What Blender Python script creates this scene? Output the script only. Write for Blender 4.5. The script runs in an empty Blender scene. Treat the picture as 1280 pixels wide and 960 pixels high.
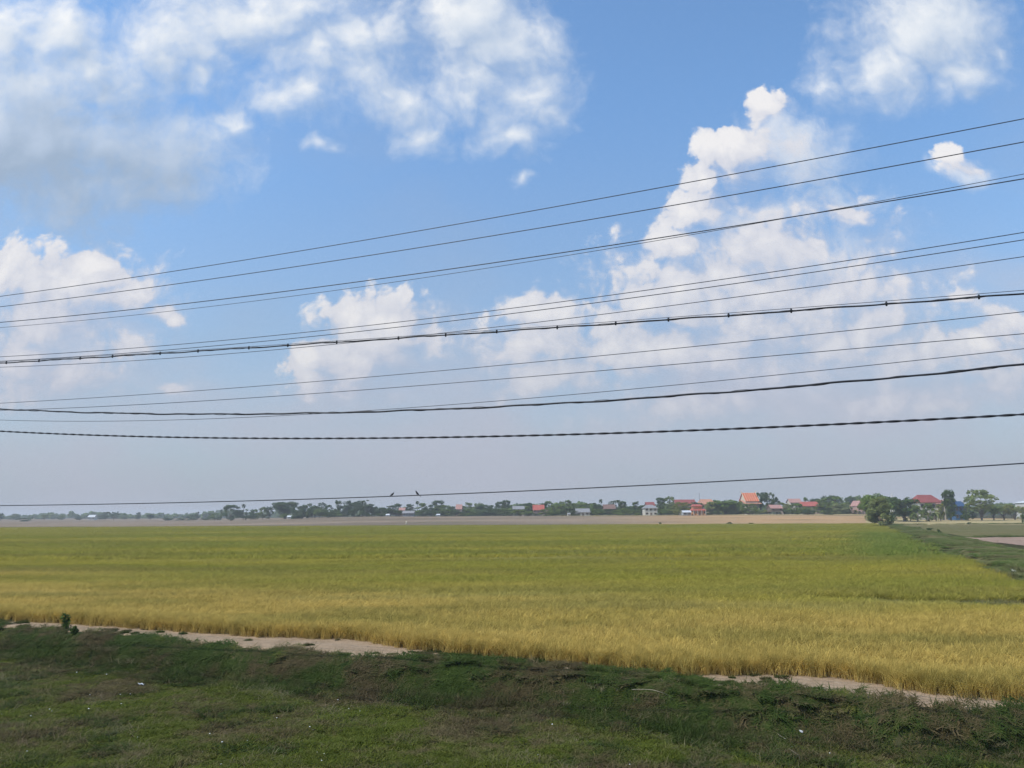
import bpy, bmesh, math, random
import numpy as np
from mathutils import Vector, Matrix

R = math.radians
rng = random.Random(7)
nrng = np.random.default_rng(11)
scene = bpy.context.scene
C = scene.collection

# ------------------------------------------------------------------ camera
CAM_H = 4.6
FPX = 961.0                      # focal length in pixels of the 1280 wide photograph
PITCH, ROLL = math.atan(161.75 / FPX), R(0.336)
f_ = Vector((0, math.cos(PITCH), math.sin(PITCH)))
u0 = Vector((0, -math.sin(PITCH), math.cos(PITCH)))
r0 = Vector((1, 0, 0))
r_ = r0 * math.cos(ROLL) - u0 * math.sin(ROLL)
u_ = u0 * math.cos(ROLL) + r0 * math.sin(ROLL)
CAM = Vector((0, 0, CAM_H))

cd = bpy.data.cameras.new('camera')
cam = bpy.data.objects.new('camera', cd)
C.objects.link(cam)
cam.matrix_world = Matrix(((r_.x, u_.x, -f_.x, 0), (r_.y, u_.y, -f_.y, 0), (r_.z, u_.z, -f_.z, CAM_H), (0, 0, 0, 1)))
cd.sensor_width = 36
cd.sensor_fit = 'HORIZONTAL'
cd.lens = FPX / 1280 * 36
cd.clip_start = 0.1
cd.clip_end = 20000
scene.camera = cam

def ray(px, py):
    return f_ * FPX + r_ * (px - 640) - u_ * (py - 480)

def on_z(px, py, z=0.0):
    d = ray(px, py)
    t = (z - CAM_H) / d.z
    return CAM + d * t

def at_depth(px, py, Y):
    d = ray(px, py)
    return CAM + d * (Y / d.y)

# ------------------------------------------------------------------ render and colour settings
scene.render.engine = 'CYCLES'
scene.cycles.use_denoising = True
try:
    scene.cycles.denoiser = 'OPENIMAGEDENOISE'
    scene.cycles.denoising_input_passes = 'RGB'
    scene.cycles.denoising_prefilter = 'NONE'
except Exception:
    pass
scene.cycles.use_adaptive_sampling = True
scene.cycles.adaptive_threshold = 0.009
scene.cycles.adaptive_min_samples = 12
scene.cycles.max_bounces = 5
scene.cycles.diffuse_bounces = 3
scene.cycles.glossy_bounces = 2
scene.cycles.transmission_bounces = 3
scene.cycles.transparent_max_bounces = 4
scene.cycles.volume_bounces = 0
scene.cycles.caustics_reflective = False
scene.cycles.caustics_refractive = False
vs = scene.view_settings
vs.view_transform = 'Standard'
vs.look = 'None'
vs.exposure = 0.0
vs.gamma = 1.0
vs.use_curve_mapping = False

# ------------------------------------------------------------------ node helper
class NT:
    """small wrapper for building node trees"""
    def __init__(s, tree):
        s.t = tree
    def put(s, sock, v):
        if isinstance(v, bpy.types.NodeSocket):
            s.t.links.new(v, sock)
        elif v is not None:
            if hasattr(sock, 'default_value'):
                try:
                    sock.default_value = v
                except Exception:
                    sock.default_value = (*v, 1.0)
    def n(s, typ, ins=None, **props):
        nd = s.t.nodes.new(typ)
        for k, v in props.items():
            setattr(nd, k, v)
        for k, v in (ins or {}).items():
            s.put(nd.inputs[k], v)
        return nd
    def m(s, op, a, b=None, c=None, clamp=False):
        nd = s.n('ShaderNodeMath', operation=op, use_clamp=clamp)
        s.put(nd.inputs[0], a)
        if b is not None: s.put(nd.inputs[1], b)
        if c is not None: s.put(nd.inputs[2], c)
        return nd.outputs[0]
    def vm(s, op, a, b=None, c=None, scale=None):
        nd = s.n('ShaderNodeVectorMath', operation=op)
        s.put(nd.inputs[0], a)
        if b is not None: s.put(nd.inputs[1], b)
        if c is not None: s.put(nd.inputs[2], c)
        if scale is not None: s.put(nd.inputs['Scale'], scale)
        return nd.outputs['Value'] if op in ('LENGTH', 'DOT_PRODUCT', 'DISTANCE') else nd.outputs[0]
    def xyz(s, v):
        nd = s.n('ShaderNodeSeparateXYZ', {0: v})
        return nd.outputs[0], nd.outputs[1], nd.outputs[2]
    def vec(s, x, y, z=0.0):
        return s.n('ShaderNodeCombineXYZ', {0: x, 1: y, 2: z}).outputs[0]
    def step(s, v, a, b, lo=0.0, hi=1.0, mode='SMOOTHSTEP'):
        return s.n('ShaderNodeMapRange', {0: v, 1: a, 2: b, 3: lo, 4: hi}, interpolation_type=mode).outputs[0]
    def mix(s, f, a, b, blend='MIX'):
        nd = s.n('ShaderNodeMix', data_type='RGBA', blend_type=blend)
        s.put(nd.inputs[0], f)
        s.put(nd.inputs[6], a if isinstance(a, bpy.types.NodeSocket) else (*a, 1.0))
        s.put(nd.inputs[7], b if isinstance(b, bpy.types.NodeSocket) else (*b, 1.0))
        return nd.outputs[2]
    def noise(s, v, scale, detail=3.0, rough=0.5, dims='3D', w=None, color=False):
        nd = s.n('ShaderNodeTexNoise', {'Vector': v, 'Scale': scale, 'Detail': detail, 'Roughness': rough}, noise_dimensions=dims)
        return nd.outputs['Color' if color else 'Fac']
    def ramp(s, f, stops):
        nd = s.n('ShaderNodeValToRGB', {0: f})
        el = nd.color_ramp.elements
        while len(el) < len(stops):
            el.new(0.5)
        for e, (p, c) in zip(el, stops):
            e.position = p
            e.color = (*c, 1.0)
        return nd.outputs[0]

def material(name):
    m = bpy.data.materials.new(name)
    m.use_nodes = True
    m.node_tree.nodes.clear()
    return m, NT(m.node_tree)

def finish(N, shader, disp=None):
    o = N.n('ShaderNodeOutputMaterial')
    N.t.links.new(shader, o.inputs['Surface'])
# ------------------------------------------------------------------ sun and sky
SUN_EL = R(55)
sun_dir = Vector((-0.92, -0.39, 0)).normalized() * math.cos(SUN_EL) + Vector((0, 0, math.sin(SUN_EL)))
ld = bpy.data.lights.new('sun', 'SUN')
ld.energy = 3.4
ld.angle = R(0.53)
ld.color = (1.0, 0.955, 0.88)
sun = bpy.data.objects.new('sun', ld)
C.objects.link(sun)
sun.rotation_euler = sun_dir.to_track_quat('Z', 'Y').to_euler()

# clouds of the photograph: centre and radii in pixels of the photo, turned into sky directions (azimuth/elevation tangents)
CUMULUS = [   # crisp sunlit heaps:  cx, cy, rx, ry, firmness
    # tall right-hand tower
    (963,132,30,30,.16),(918,192,48,32,.02),(880,222,30,24,.1),(862,266,38,28,.03),(930,218,60,40,.25),
    (848,312,52,26,.08),(1020,303,28,16,.22),(905,345,60,48,0),(935,322,40,34,.05),(850,368,60,38,0),(812,382,36,30,0),
    (965,375,120,62,0),(1045,365,60,45,.03),(1090,392,40,30,.1),(880,420,160,60,0),(790,432,60,32,.02),
    (672,394,36,24,0),(665,428,34,34,0),(705,430,60,38,0),(745,445,60,34,.05),(665,478,50,34,0),(720,480,80,30,.05),
    (1010,440,150,60,.05),(1090,440,60,44,.02),(1050,465,80,36,.1),(1092,304,28,18,.42),(1188,196,26,20,.26),(1202,212,48,22,.34),(1212,368,40,24,.36),
    (1252,412,46,32,.05),(1215,432,60,30,.08),(1290,425,50,40,.05),(1160,445,60,30,.2),(960,480,160,40,.15),(1150,480,140,36,.2),
    (985,190,90,80,.42),(900,270,90,90,.40),(960,330,140,100,.12),(960,400,210,110,-.12),(1040,430,190,90,-.12),(1130,450,170,80,.02),(860,445,240,80,-.12),(1060,270,110,50,.40),(1120,495,230,60,.05),(705,462,100,55,-.08),(880,510,240,50,.1),(1240,470,130,60,.02),
    # middle heap
    (480,432,84,56,-.10),(580,470,80,30,.45),(75,400,135,80,-.08),(70,470,150,60,.05),(450,490,110,40,.15),
    (468,398,36,26,0),(500,404,40,26,0),(515,424,34,30,0),(455,420,40,34,0),(425,440,44,30,0),(395,450,30,24,.03),(490,445,70,34,.02),
    (550,446,52,24,.34),(400,482,38,24,.06),(450,470,60,24,.1),(390,500,30,18,.25),
    (478,424,74,48,-.20),(440,452,70,40,-.10),(690,425,62,44,-.12),(930,372,120,52,-.10),(860,395,90,46,-.08),
    # left heap
    (80,368,110,44,-.08),(150,375,60,34,-.05),
    (40,350,56,30,0),(8,345,40,30,.02),(108,338,44,28,0),(130,352,40,28,0),(168,365,40,26,0),(195,392,44,20,.06),(222,402,20,16,.12),
    (90,385,100,36,0),(40,438,70,38,.05),(100,450,80,40,.1),(150,440,60,30,.12),(20,480,90,40,.2),(208,484,36,18,.18),
    (70,490,110,30,.25),
]
SOFT = [      # high ragged banks at the top of the picture
    (80,55,52,46,.10),(108,95,48,46,.08),(128,120,46,36,.15),(60,135,80,44,.05),(20,70,80,80,.25),(40,190,170,70,-.15),(140,190,130,62,.0),(60,110,150,80,.15),(150,110,90,80,.35),(200,225,50,26,.5),(10,20,60,30,.5),
    (160,150,80,50,.4),
    (225,55,62,56,.12),(205,85,36,40,.15),(240,100,36,26,.3),(290,20,90,44,.1),(370,20,100,46,.05),(395,70,58,50,.08),(375,118,42,34,.16),(440,45,80,50,.25),(480,30,60,60,.35),
    (300,140,40,26,.55),(460,100,60,40,.45),(520,160,52,40,.42),(490,120,50,40,.5),(400,180,36,26,.6),
    (590,25,76,66,.22),(640,60,72,64,.2),(610,100,60,50,.25),(660,120,60,52,.22),(690,140,46,30,.35),(650,170,60,30,.4),(600,120,40,30,.3),(560,10,60,40,.35),(645,222,24,14,.55),
    (1110,75,60,52,.16),(1155,40,84,60,.08),(1190,25,72,60,.1),(1200,90,60,40,.35),(1060,110,50,40,.5),(1250,60,40,40,.5),
    (1000,200,110,70,.5),(1060,250,80,36,.42),(980,272,90,30,.38),(1180,215,50,22,.5),(1000,330,150,60,.5),
]

world = bpy.data.worlds.new('World')
scene.world = world
world.use_nodes = True
world.node_tree.nodes.clear()
W = NT(world.node_tree)

def blob_group(name, blobs, k, sx, sy):
    """node group: sky tangent coordinates -> field that is 1 inside the blobs, 0 at their rims, negative outside"""
    g = bpy.data.node_groups.new(name, 'ShaderNodeTree')
    g.interface.new_socket('P', in_out='INPUT', socket_type='NodeSocketVector')
    g.interface.new_socket('F', in_out='OUTPUT', socket_type='NodeSocketFloat')
    G = NT(g)
    p = g.nodes.new('NodeGroupInput').outputs[0]
    acc = None
    for cx, cy, rx, ry, w in blobs:
        if name == 'cumulus_field' and w < 0.15: w -= 0.16
        if name == 'bank_field' and w < 0.36: w -= 0.10
        d0, d1, d2 = ray(cx, cy), ray(cx + rx, cy), ray(cx, cy - ry)
        u, v = d0.x / d0.y, d0.z / d0.y
        ru, rv = (d1.x / d1.y - u) * sx, (d2.z / d2.y - v) * sy
        ln = G.vm('LENGTH', G.vm('MULTIPLY_ADD', p, (1 / ru, 1 / rv, 0), (-u / ru, -v / rv, 0)))
        if w: ln = G.m('ADD', ln, w)
        acc = ln if acc is None else G.m('SMOOTH_MIN', acc, ln, k)
    out = g.nodes.new('NodeGroupOutput')
    g.links.new(G.m('SUBTRACT', 1.0, acc), out.inputs[0])
    return g

gC = blob_group('cumulus_field', CUMULUS, 0.15, 0.98, 0.98)
gS = blob_group('bank_field', SOFT, 0.16, 1.12, 1.12)

dirv = W.vm('NORMALIZE', W.n('ShaderNodeTexCoord').outputs['Generated'])
dx, dy, dz = W.xyz(dirv)
ay = W.m('MAXIMUM', W.m('ABSOLUTE', dy), 0.08)
U, V = W.m('DIVIDE', dx, ay), W.m('DIVIDE', dz, ay)
P0 = W.vec(U, V, 0.0)

def density(p):
    # ragged edges: warp, then cauliflower billows and softer breakup
    wv = W.vm('SUBTRACT', W.noise(p, 8.0, 3.0, 0.55, '2D', color=True), (0.5, 0.5, 0.5))
    q = W.vm('MULTIPLY_ADD', wv, (0.050, 0.044, 0), p)
    vor = W.n('ShaderNodeTexVoronoi', {'Vector': q, 'Scale': 24.0, 'Detail': 2.0, 'Roughness': 0.5, 'Lacunarity': 2.3},
              voronoi_dimensions='2D', feature='F1', normalize=True).outputs['Distance']
    fb = W.noise(q, 15.0, 3.0, 0.55, '2D')
    fC = W.n('ShaderNodeGroup', {}, node_tree=gC)
    W.put(fC.inputs[0], q)
    fS = W.n('ShaderNodeGroup', {}, node_tree=gS)
    W.put(fS.inputs[0], W.vm('MULTIPLY_ADD', wv, (0.12, 0.09, 0), p))
    fb2 = W.noise(q, 6.0, 4.0, 0.58, '2D')
    c = W.m('MULTIPLY_ADD', W.m('MULTIPLY_ADD', W.m('MULTIPLY', vor, vor), -1.5, 0.30), 0.95, fC.outputs[0])     # rounded lobes
    c = W.m('MULTIPLY_ADD', W.m('SUBTRACT', fb, 0.5), 0.55, c)
    s = W.m('MULTIPLY_ADD', W.m('SUBTRACT', fb2, 0.5), 1.8, fS.outputs[0])
    s = W.m('MULTIPLY_ADD', W.m('SUBTRACT', 0.40, vor), 0.18, s)
    return c, s, vor, q

c0, s0, vor0, q0 = density(P0)
c1, s1, _v, _q = density(W.vm('ADD', P0, (-0.022, 0.030, 0)))
hi = W.m('SUBTRACT', W.noise(q0, 58.0, 4.0, 0.6, '2D'), 0.5)          # frayed rims
# how much of the cloud stands between a point and the sun: billows facing the sun are white, the far sides grey
dC = W.m('SUBTRACT', c0, c1)
dS = W.m('SUBTRACT', s0, s1)
liC = W.m('MULTIPLY_ADD', dC, 0.55, 0.39)
liC = W.m('MULTIPLY_ADD', W.m('SUBTRACT', 0.40, vor0), 0.55, liC)
liC = W.m('SUBTRACT', liC, W.step(V, 0.26, 0.12, 0.0, 0.12), clamp=True)
liS = W.m('MULTIPLY_ADD', dS, 0.55, 0.64)
liS = W.m('SUBTRACT', liS, W.step(s0, 0.5, 1.4, 0.0, 0.14), clamp=True)
# sunlit tops have a crisp rim, the shaded feet dissolve
softC = W.step(dC, 0.65, -0.25, 0.26, 1.5)
aC = W.step(W.m('DIVIDE', W.m('MULTIPLY_ADD', hi, 0.55, c0), softC), 0.0, 1.0)
aC = W.m('MULTIPLY', aC, W.step(liC, 0.0, 0.6, 0.66, 0.97))
aS = W.m('MULTIPLY', W.step(W.m('MULTIPLY_ADD', hi, 0.55, s0), -0.40, 1.0), 0.95)
# banks on the left are thicker and greyer underneath
under = W.m('MULTIPLY', W.step(U, -0.30, -0.52), W.step(V, 0.70, 0.46))
liS = W.m('MULTIPLY_ADD', under, -0.50, liS, clamp=True)
# grey-lavender layer behind the feet of the heaps, heavier to the right
ln = W.noise(W.vm('MULTIPLY', P0, (2.6, 5.2, 0)), 1.0, 5.0, 0.55, '2D')
aL = W.m('ADD', W.step(V, 0.46, 0.04, -0.55, 0.62, 'LINEAR'), W.m('MULTIPLY', W.step(U, -0.5, 0.6), 0.24))
aL = W.m('MULTIPLY_ADD', W.m('SUBTRACT', ln, 0.5), 1.6, aL)
aL = W.m('MULTIPLY', W.step(aL, 0.0, 0.9), 0.85)

CLOUD_RAMP = [(0.0, (0.44, 0.49, 0.62)), (0.30, (0.56, 0.60, 0.715)), (0.62, (0.715, 0.73, 0.80)), (1.0, (0.90, 0.885, 0.89))]
colC = W.ramp(liC, CLOUD_RAMP)
colS = W.ramp(liS, [(0.0, (0.36, 0.46, 0.60)), (0.4, (0.52, 0.62, 0.77)), (0.7, (0.74, 0.80, 0.88)), (1.0, (0.97, 0.98, 0.98))])

SKY_STR = 0.14
sky = W.n('ShaderNodeTexSky', sky_type='NISHITA')
sky.sun_disc = False
sky.sun_elevation = SUN_EL
sky.sun_rotation = math.atan2(sun_dir.x, sun_dir.y)
sky.altitude = 0
sky.air_density = 1.0
sky.dust_density = 0.7
sky.ozone_density = 1.2
base = W.vm('MULTIPLY', sky.outputs[0], (SKY_STR * 1.07, SKY_STR * 1.345, SKY_STR * 1.49))
base = W.vm('SCALE', base, scale=W.step(V, 0.12, 0.62, 0.84, 1.06))
veil = W.noise(W.vm('MULTIPLY', P0, (1.6, 3.4, 0)), 1.0, 5.0, 0.55, '2D')
base = W.mix(W.m('ADD', W.step(V, 0.60, 0.12, 0.02, 0.34), W.step(veil, 0.45, 0.75, 0.0, 0.20)), base, (0.39, 0.455, 0.555))
# moisture low in the air: pale lavender grey that swallows the feet of the clouds
Vc = W.m('MAXIMUM', V, 0.0)
col = W.mix(aL, base, (0.52, 0.555, 0.66))
col = W.mix(aS, col, colS)
aC = W.m('MULTIPLY', aC, W.step(V, 0.03, 0.15, 0.35, 1.0))
col = W.mix(aC, col, colC)
hz = W.m('MULTIPLY', W.m('POWER', 2.718, W.m('MULTIPLY', W.m('POWER', W.m('DIVIDE', Vc, 0.165), 1.25), -1.0)), 0.97)
hzn = W.noise(W.vm('MULTIPLY', P0, (1.0, 2.0, 1.0)), 2.6, 3.0, 0.5, '2D')
hzc = W.mix(W.step(hzn, 0.25, 0.75), (0.375, 0.428, 0.505), (0.43, 0.455, 0.54))
col = W.mix(hz, col, hzc)
bg = W.n('ShaderNodeBackground', {'Color': col, 'Strength': 1.0})
wo = W.n('ShaderNodeOutputWorld')
world.node_tree.links.new(bg.outputs[0], wo.inputs[0])
try:
    world.cycles.sampling_method = 'MANUAL'
    world.cycles.sample_map_resolution = 512
except Exception:
    pass
# ------------------------------------------------------------------ mesh helpers
def tag(o, label=None, cat=None, group=None, kind=None):
    if label: o['label'] = label
    if cat: o['category'] = cat
    if group: o['group'] = group
    if kind: o['kind'] = kind
    return o

def np_mesh(name, verts, faces, mats=(), attrs=None, smooth=False, midx=None):
    """mesh from numpy arrays; faces is (n,3) or (n,4)"""
    me = bpy.data.meshes.new(name)
    verts = np.asarray(verts, dtype=np.float32)
    faces = np.asarray(faces, dtype=np.int32)
    k = faces.shape[1]
    me.vertices.add(len(verts))
    me.vertices.foreach_set('co', verts.ravel())
    me.loops.add(faces.size)
    me.loops.foreach_set('vertex_index', faces.ravel())
    me.polygons.add(len(faces))
    me.polygons.foreach_set('loop_start', np.arange(0, faces.size, k, dtype=np.int32))
    if midx is not None:
        me.polygons.foreach_set('material_index', np.asarray(midx, dtype=np.int32))
    me.polygons.foreach_set('use_smooth', np.full(len(faces), smooth))
    for m in mats:
        me.materials.append(m)
    for an, av in (attrs or {}).items():
        a = me.attributes.new(an, 'FLOAT', 'POINT')
        a.data.foreach_set('value', np.asarray(av, dtype=np.float32))
    me.update(calc_edges=True)
    return me

def link(name, me, parent=None, loc=None):
    o = bpy.data.objects.new(name, me)
    C.objects.link(o)
    if parent: o.parent = parent
    if loc is not None: o.location = loc
    return o

def grid_faces(nx, ny):
    i, j = np.meshgrid(np.arange(nx - 1), np.arange(ny - 1), indexing='ij')
    a = (i * ny + j).ravel()
    return np.stack([a, a + ny, a + ny + 1, a + 1], 1)

# ------------------------------------------------------------------ lie of the land
def curve_from(pts, z):
    w = sorted(((on_z(px, py, z).x, on_z(px, py, z).y) for px, py in pts))
    xs, ys = np.array([p[0] for p in w]), np.array([p[1] for p in w])
    s0, s1 = -0.42, -0.36
    xs = np.concatenate([[xs[0] - 400, xs[0] - 40], xs, [xs[-1] + 30, xs[-1] + 400]])
    ys = np.concatenate([[ys[0] - s0 * 60, ys[0] - s0 * 40], ys, [ys[-1] + s1 * 30, ys[-1] + s1 * 32]])
    return xs, ys
CREST = curve_from([(0,779),(62,782),(110,788),(150,790),(250,800),(320,807),(395,811),(445,818),(510,821),(640,828),(790,841),(847,850),(890,855),(960,861),(1060,868),(1135,882),(1210,885),(1280,881)], 0.15)
RICE = curve_from([(0,777),(37,778),(145,785),(225,791),(320,797),(442,801),(520,814),(640,825),(790,840),(847,847),(960,845),(1060,850),(1135,864),(1172,872),(1280,879)], 0.0)
FOOT = curve_from([(0,817),(75,829),(160,845),(250,851),(320,856),(420,868),(532,876),(640,884),(765,902),(852,912),(960,922),(1060,932),(1160,940),(1280,946)], -0.75)
crest = lambda x: np.interp(x, *CREST)
riceedge = lambda x: np.maximum(np.interp(x, *RICE), crest(x) + 0.05)
foot = lambda x: np.minimum(np.interp(x, *FOOT), crest(x) - 0.8)

DL = sorted((on_z(px, py, 0).y, on_z(px, py, 0).x) for px, py in [(1106,659),(1137,673),(1170,686.6),(1206,707),(1249,722.7),(1268,736)])
DRr = sorted((on_z(px, py, 0).y, on_z(px, py, 0).x) for px, py in [(1120,657),(1153,665),(1206,675.5),(1232,681),(1280,692)])
def _lin(pts):
    a = np.polyfit([p[0] for p in pts], [p[1] for p in pts], 1)
    return lambda y: a[0] * y + a[1]
dike_l, dike_r = _lin(DL), _lin(DRr)
Y_FAR = lambda x: 282.0 - 0.09 * np.asarray(x)       # far edge of the paddy

def sstep(a, b, v):
    t = np.clip((np.asarray(v, float) - a) / (b - a), 0, 1)
    return t * t * (3 - 2 * t)

def wob(x, y, s, seed=0.0):
    """cheap smooth value noise from sines"""
    return (np.sin(x * s + 1.7 + seed) * np.cos(y * s * 1.13 - 0.6 + seed * 2) + 0.5 * np.sin(x * s * 2.31 - y * s * 1.7 + 4.1 + seed)
            + 0.25 * np.cos(x * s * 4.7 + y * s * 5.3 + seed)) / 1.75

def terrain(x, y):
    x, y = np.asarray(x, float), np.asarray(y, float)
    yc, yf, yr = crest(x), foot(x), riceedge(x)
    low = -0.78 + 0.05 * wob(x, y, 0.55) + 0.025 * wob(x, y, 2.1, 3)
    low = low + 2.5 * sstep(10.0, 2.0, y)
    bank = 0.08 + 0.05 * wob(x, y, 0.8, 1)
    t = sstep(0, 1, (y - yf) / np.maximum(yc - yf, 0.3))
    z = low * (1 - t) + bank * t
    z = np.where(y > yc, bank * (1 - sstep(0, 1, (y - yc) / np.maximum(yr - yc, 0.3))), z)
    # rough bank between the paddy and the ploughed land
    l, r = dike_l(y), dike_r(y)
    m = (l + r) / 2
    b = np.clip(1 - np.abs(x - m) / np.maximum((r - l) / 2, 0.5), 0, 1)
    b = sstep(0, 0.7, b) * sstep(38, 50, y) * sstep(300, 230, y)
    z = z + b * (0.55 + 0.16 * wob(x, y, 0.35, 5))
    # the village stands on slightly higher ground
    u = x / np.maximum(y, 1)
    v = sstep(305, 425, y) * sstep(-0.44, -0.16, u) * (0.15 + 0.85 * sstep(0.55, 0.43, u)) * sstep(1500, 700, y)
    z = z + 3.0 * v
    far = sstep(300, 360, y)
    return z + far * 0.12 * wob(x, y, 0.02)

def nonuni(edges):
    out = [edges[0][0]]
    for a, b, n, p in edges:
        t = np.linspace(0, 1, n + 1)[1:] ** p
        out.extend(list(a + (b - a) * t))
    return np.array(out)
pos = nonuni([(0, 40, 130, 1.0), (40, 140, 100, 1.0), (140, 3200, 60, 2.4)])
gx = np.concatenate([-pos[:0:-1], pos])
gy = np.concatenate([nonuni([(-60, 12, 24, 1.0)]), nonuni([(12, 46, 115, 1.0)])[1:], nonuni([(46, 330, 110, 1.3), (330, 520, 60, 1.0), (520, 3100, 45, 2.2)])[1:]])
GX, GY = np.meshgrid(gx, gy, indexing='ij')
gz = terrain(GX, GY)

# ---- materials of the land
def soil_mat(name, c1, c2, c3, scale, stretch=(1, 1, 1), bump=0.0, bscale=8.0):
    m, N = material(name)
    p = N.n('ShaderNodeNewGeometry').outputs['Position']
    q = N.vm('MULTIPLY', p, stretch)
    a = N.noise(q, scale, 6.0, 0.62)
    b = N.noise(q, scale * 7.3, 5.0, 0.65)
    col = N.mix(N.step(a, 0.34, 0.66), c1, c2)
    col = N.mix(N.m('MULTIPLY', N.step(b, 0.45, 0.75), 0.7), col, c3)
    bs = N.n('ShaderNodeBsdfPrincipled', {'Base Color': col, 'Roughness': 0.95})
    bs.inputs['Specular IOR Level'].default_value = 0.0
    if bump:
        h = N.noise(q, bscale, 6.0, 0.65)
        bp = N.n('ShaderNodeBump', {'Height': h, 'Strength': 1.0, 'Distance': bump})
        N.t.links.new(bp.outputs[0], bs.inputs['Normal'])
    finish(N, bs.outputs[0])
    return m

M_GROUND = soil_mat('earth_and_thin_grass', (0.045, 0.050, 0.020), (0.075, 0.062, 0.036), (0.035, 0.042, 0.016), 0.35, bump=0.06, bscale=5.0)
M_SAND = soil_mat('dry_sand', (0.34, 0.245, 0.16), (0.265, 0.19, 0.12), (0.41, 0.31, 0.215), 0.9, bump=0.05, bscale=4.0)
def fallow_mat():
    m, N = material('fallow_stubble')
    p = N.n('ShaderNodeNewGeometry').outputs['Position']
    x, y, z = N.xyz(p)
    a = N.noise(N.vm('MULTIPLY', p, (0.006, 0.026, 0)), 1.0, 5.0, 0.62)
    b = N.noise(N.vm('MULTIPLY', p, (0.02, 0.09, 0)), 1.0, 5.0, 0.65)
    c = N.noise(p, 0.6, 4.0, 0.6)
    east = N.step(N.m('MULTIPLY_ADD', N.m('SUBTRACT', a, 0.5), 150.0, x), 20.0, 110.0)
    grey = N.mix(N.step(a, 0.38, 0.62), (0.16, 0.125, 0.09), (0.26, 0.195, 0.14))
    tan = N.mix(N.step(a, 0.38, 0.62), (0.44, 0.265, 0.13), (0.36, 0.24, 0.13))
    col = N.mix(east, grey, tan)
    col = N.mix(N.step(b, 0.52, 0.68, 0.0, 0.75), col, (0.12, 0.115, 0.06))
    col = N.mix(N.step(c, 0.45, 0.7, 0.0, 0.35), col, (0.34, 0.26, 0.17))
    bs = N.n('ShaderNodeBsdfPrincipled', {'Base Color': col, 'Roughness': 1.0})
    bs.inputs['Specular IOR Level'].default_value = 0.0
    finish(N, bs.outputs[0])
    return m
M_FALLOW = fallow_mat()
M_PALE = soil_mat('pale_dry_grass', (0.42, 0.33, 0.16), (0.34, 0.27, 0.14), (0.22, 0.20, 0.10), 0.05, (0.5, 1.4, 1), bump=0.03, bscale=1.0)
M_PLOUGH = soil_mat('ploughed_earth', (0.36, 0.25, 0.185), (0.27, 0.19, 0.145), (0.18, 0.135, 0.10), 0.30, (0.5, 1.6, 1), bump=0.05, bscale=1.6)
M_WEEDY = soil_mat('weedy_ground', (0.125, 0.122, 0.050), (0.165, 0.135, 0.068), (0.08, 0.09, 0.032), 0.08, (0.6, 1.4, 1), bump=0.04, bscale=1.2)

ground = link('ground', np_mesh('ground', np.stack([GX, GY, gz], -1).reshape(-1, 3), grid_faces(len(gx), len(gy)), [M_GROUND], smooth=True))
tag(ground, kind='structure')

def sheet(name, xs, f0, f1, nrow, mat, dz, kind='structure', bumpy=None):
    """ground sheet between the curves y=f0(x) and y=f1(x), lying dz above the terrain"""
    xs = np.asarray(xs, float)
    t = np.linspace(0, 1, nrow)
    X = np.repeat(xs[:, None], nrow, 1)
    a, b = np.asarray(f0(xs), float), np.asarray(f1(xs), float)
    Y = a[:, None] + (b - a)[:, None] * t[None, :]
    Z = terrain(X, Y) + dz
    if bumpy: Z = Z + bumpy(X, Y)
    o = link(name, np_mesh(name, np.stack([X, Y, Z], -1).reshape(-1, 3), grid_faces(len(xs), nrow), [mat], smooth=True))
    return tag(o, kind=kind)

SAND0 = lambda x: crest(x) - 0.32 + 0.45 * sstep(5.5, 7.5, x) + 0.10 * wob(x, x * 0, 1.3)
sheet('sand_path', np.arange(-50, 30, 0.18), SAND0, lambda x: riceedge(x) + 0.7, 18, M_SAND, 0.03,
      bumpy=lambda X, Y: 0.02 * wob(X, Y, 3.0) + 0.012 * wob(X, Y, 9.0, 2) - 0.12 * sstep(0.28, 0.0, Y - SAND0(X)))
xs_far = np.concatenate([np.linspace(-900, -260, 80), np.linspace(-255, 255, 240)])
sheet('fallow_field', xs_far, lambda x: Y_FAR(x) - 1, lambda x: Y_FAR(x) + 200 + np.where(x < -60, (-60 - x) * 1.6, 0), 90, M_FALLOW, 0.05)
sheet('village_verge', np.linspace(20, 240, 220), lambda x: Y_FAR(x) + 134 + 3 * wob(x, x * 0, 0.07), lambda x: Y_FAR(x) + 160 + 0 * x, 16, M_PALE, 0.14)
sheet('ploughed_field', np.linspace(50, 320, 280), lambda x: 40 + 0 * x, lambda x: np.clip((x - 24.5) / 0.40 + 4 * wob(x, x * 0, 0.33), 42, 136 + 2.0 * wob(x, x * 0, 0.12)), 110, M_PLOUGH, 0.05,
      bumpy=lambda X, Y: 0.07 * wob(X, Y, 1.1) + 0.05 * wob(X, Y, 3.1, 2))
sheet('weedy_field', np.linspace(80, 330, 200), lambda x: 138 + 0 * x, lambda x: np.clip((x - 26.0) / 0.39, 139, 262), 60, M_WEEDY, 0.07)
sheet('stubble_strip', np.linspace(116, 330, 200), lambda x: 252 + 2 * wob(x, x * 0, 0.1), lambda x: np.clip(x / 0.452, 256, 380), 60, M_PALE, 0.11)
_y = np.linspace(40, 262, 160); _t = np.linspace(-0.12, 1.12, 16)
_l, _r = dike_l(_y), dike_r(_y) + 1.2 * wob(_y, _y * 0, 0.21)
_X = _l[:, None] + (_r - _l)[:, None] * _t[None, :]; _Y = np.repeat(_y[:, None], 16, 1)
tag(link('earth_bank', np_mesh('earth_bank', np.stack([_X, _Y, terrain(_X, _Y) + 0.09], -1).reshape(-1, 3), grid_faces(160, 16)[:, ::-1], [M_WEEDY], smooth=True)), kind='structure')
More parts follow.
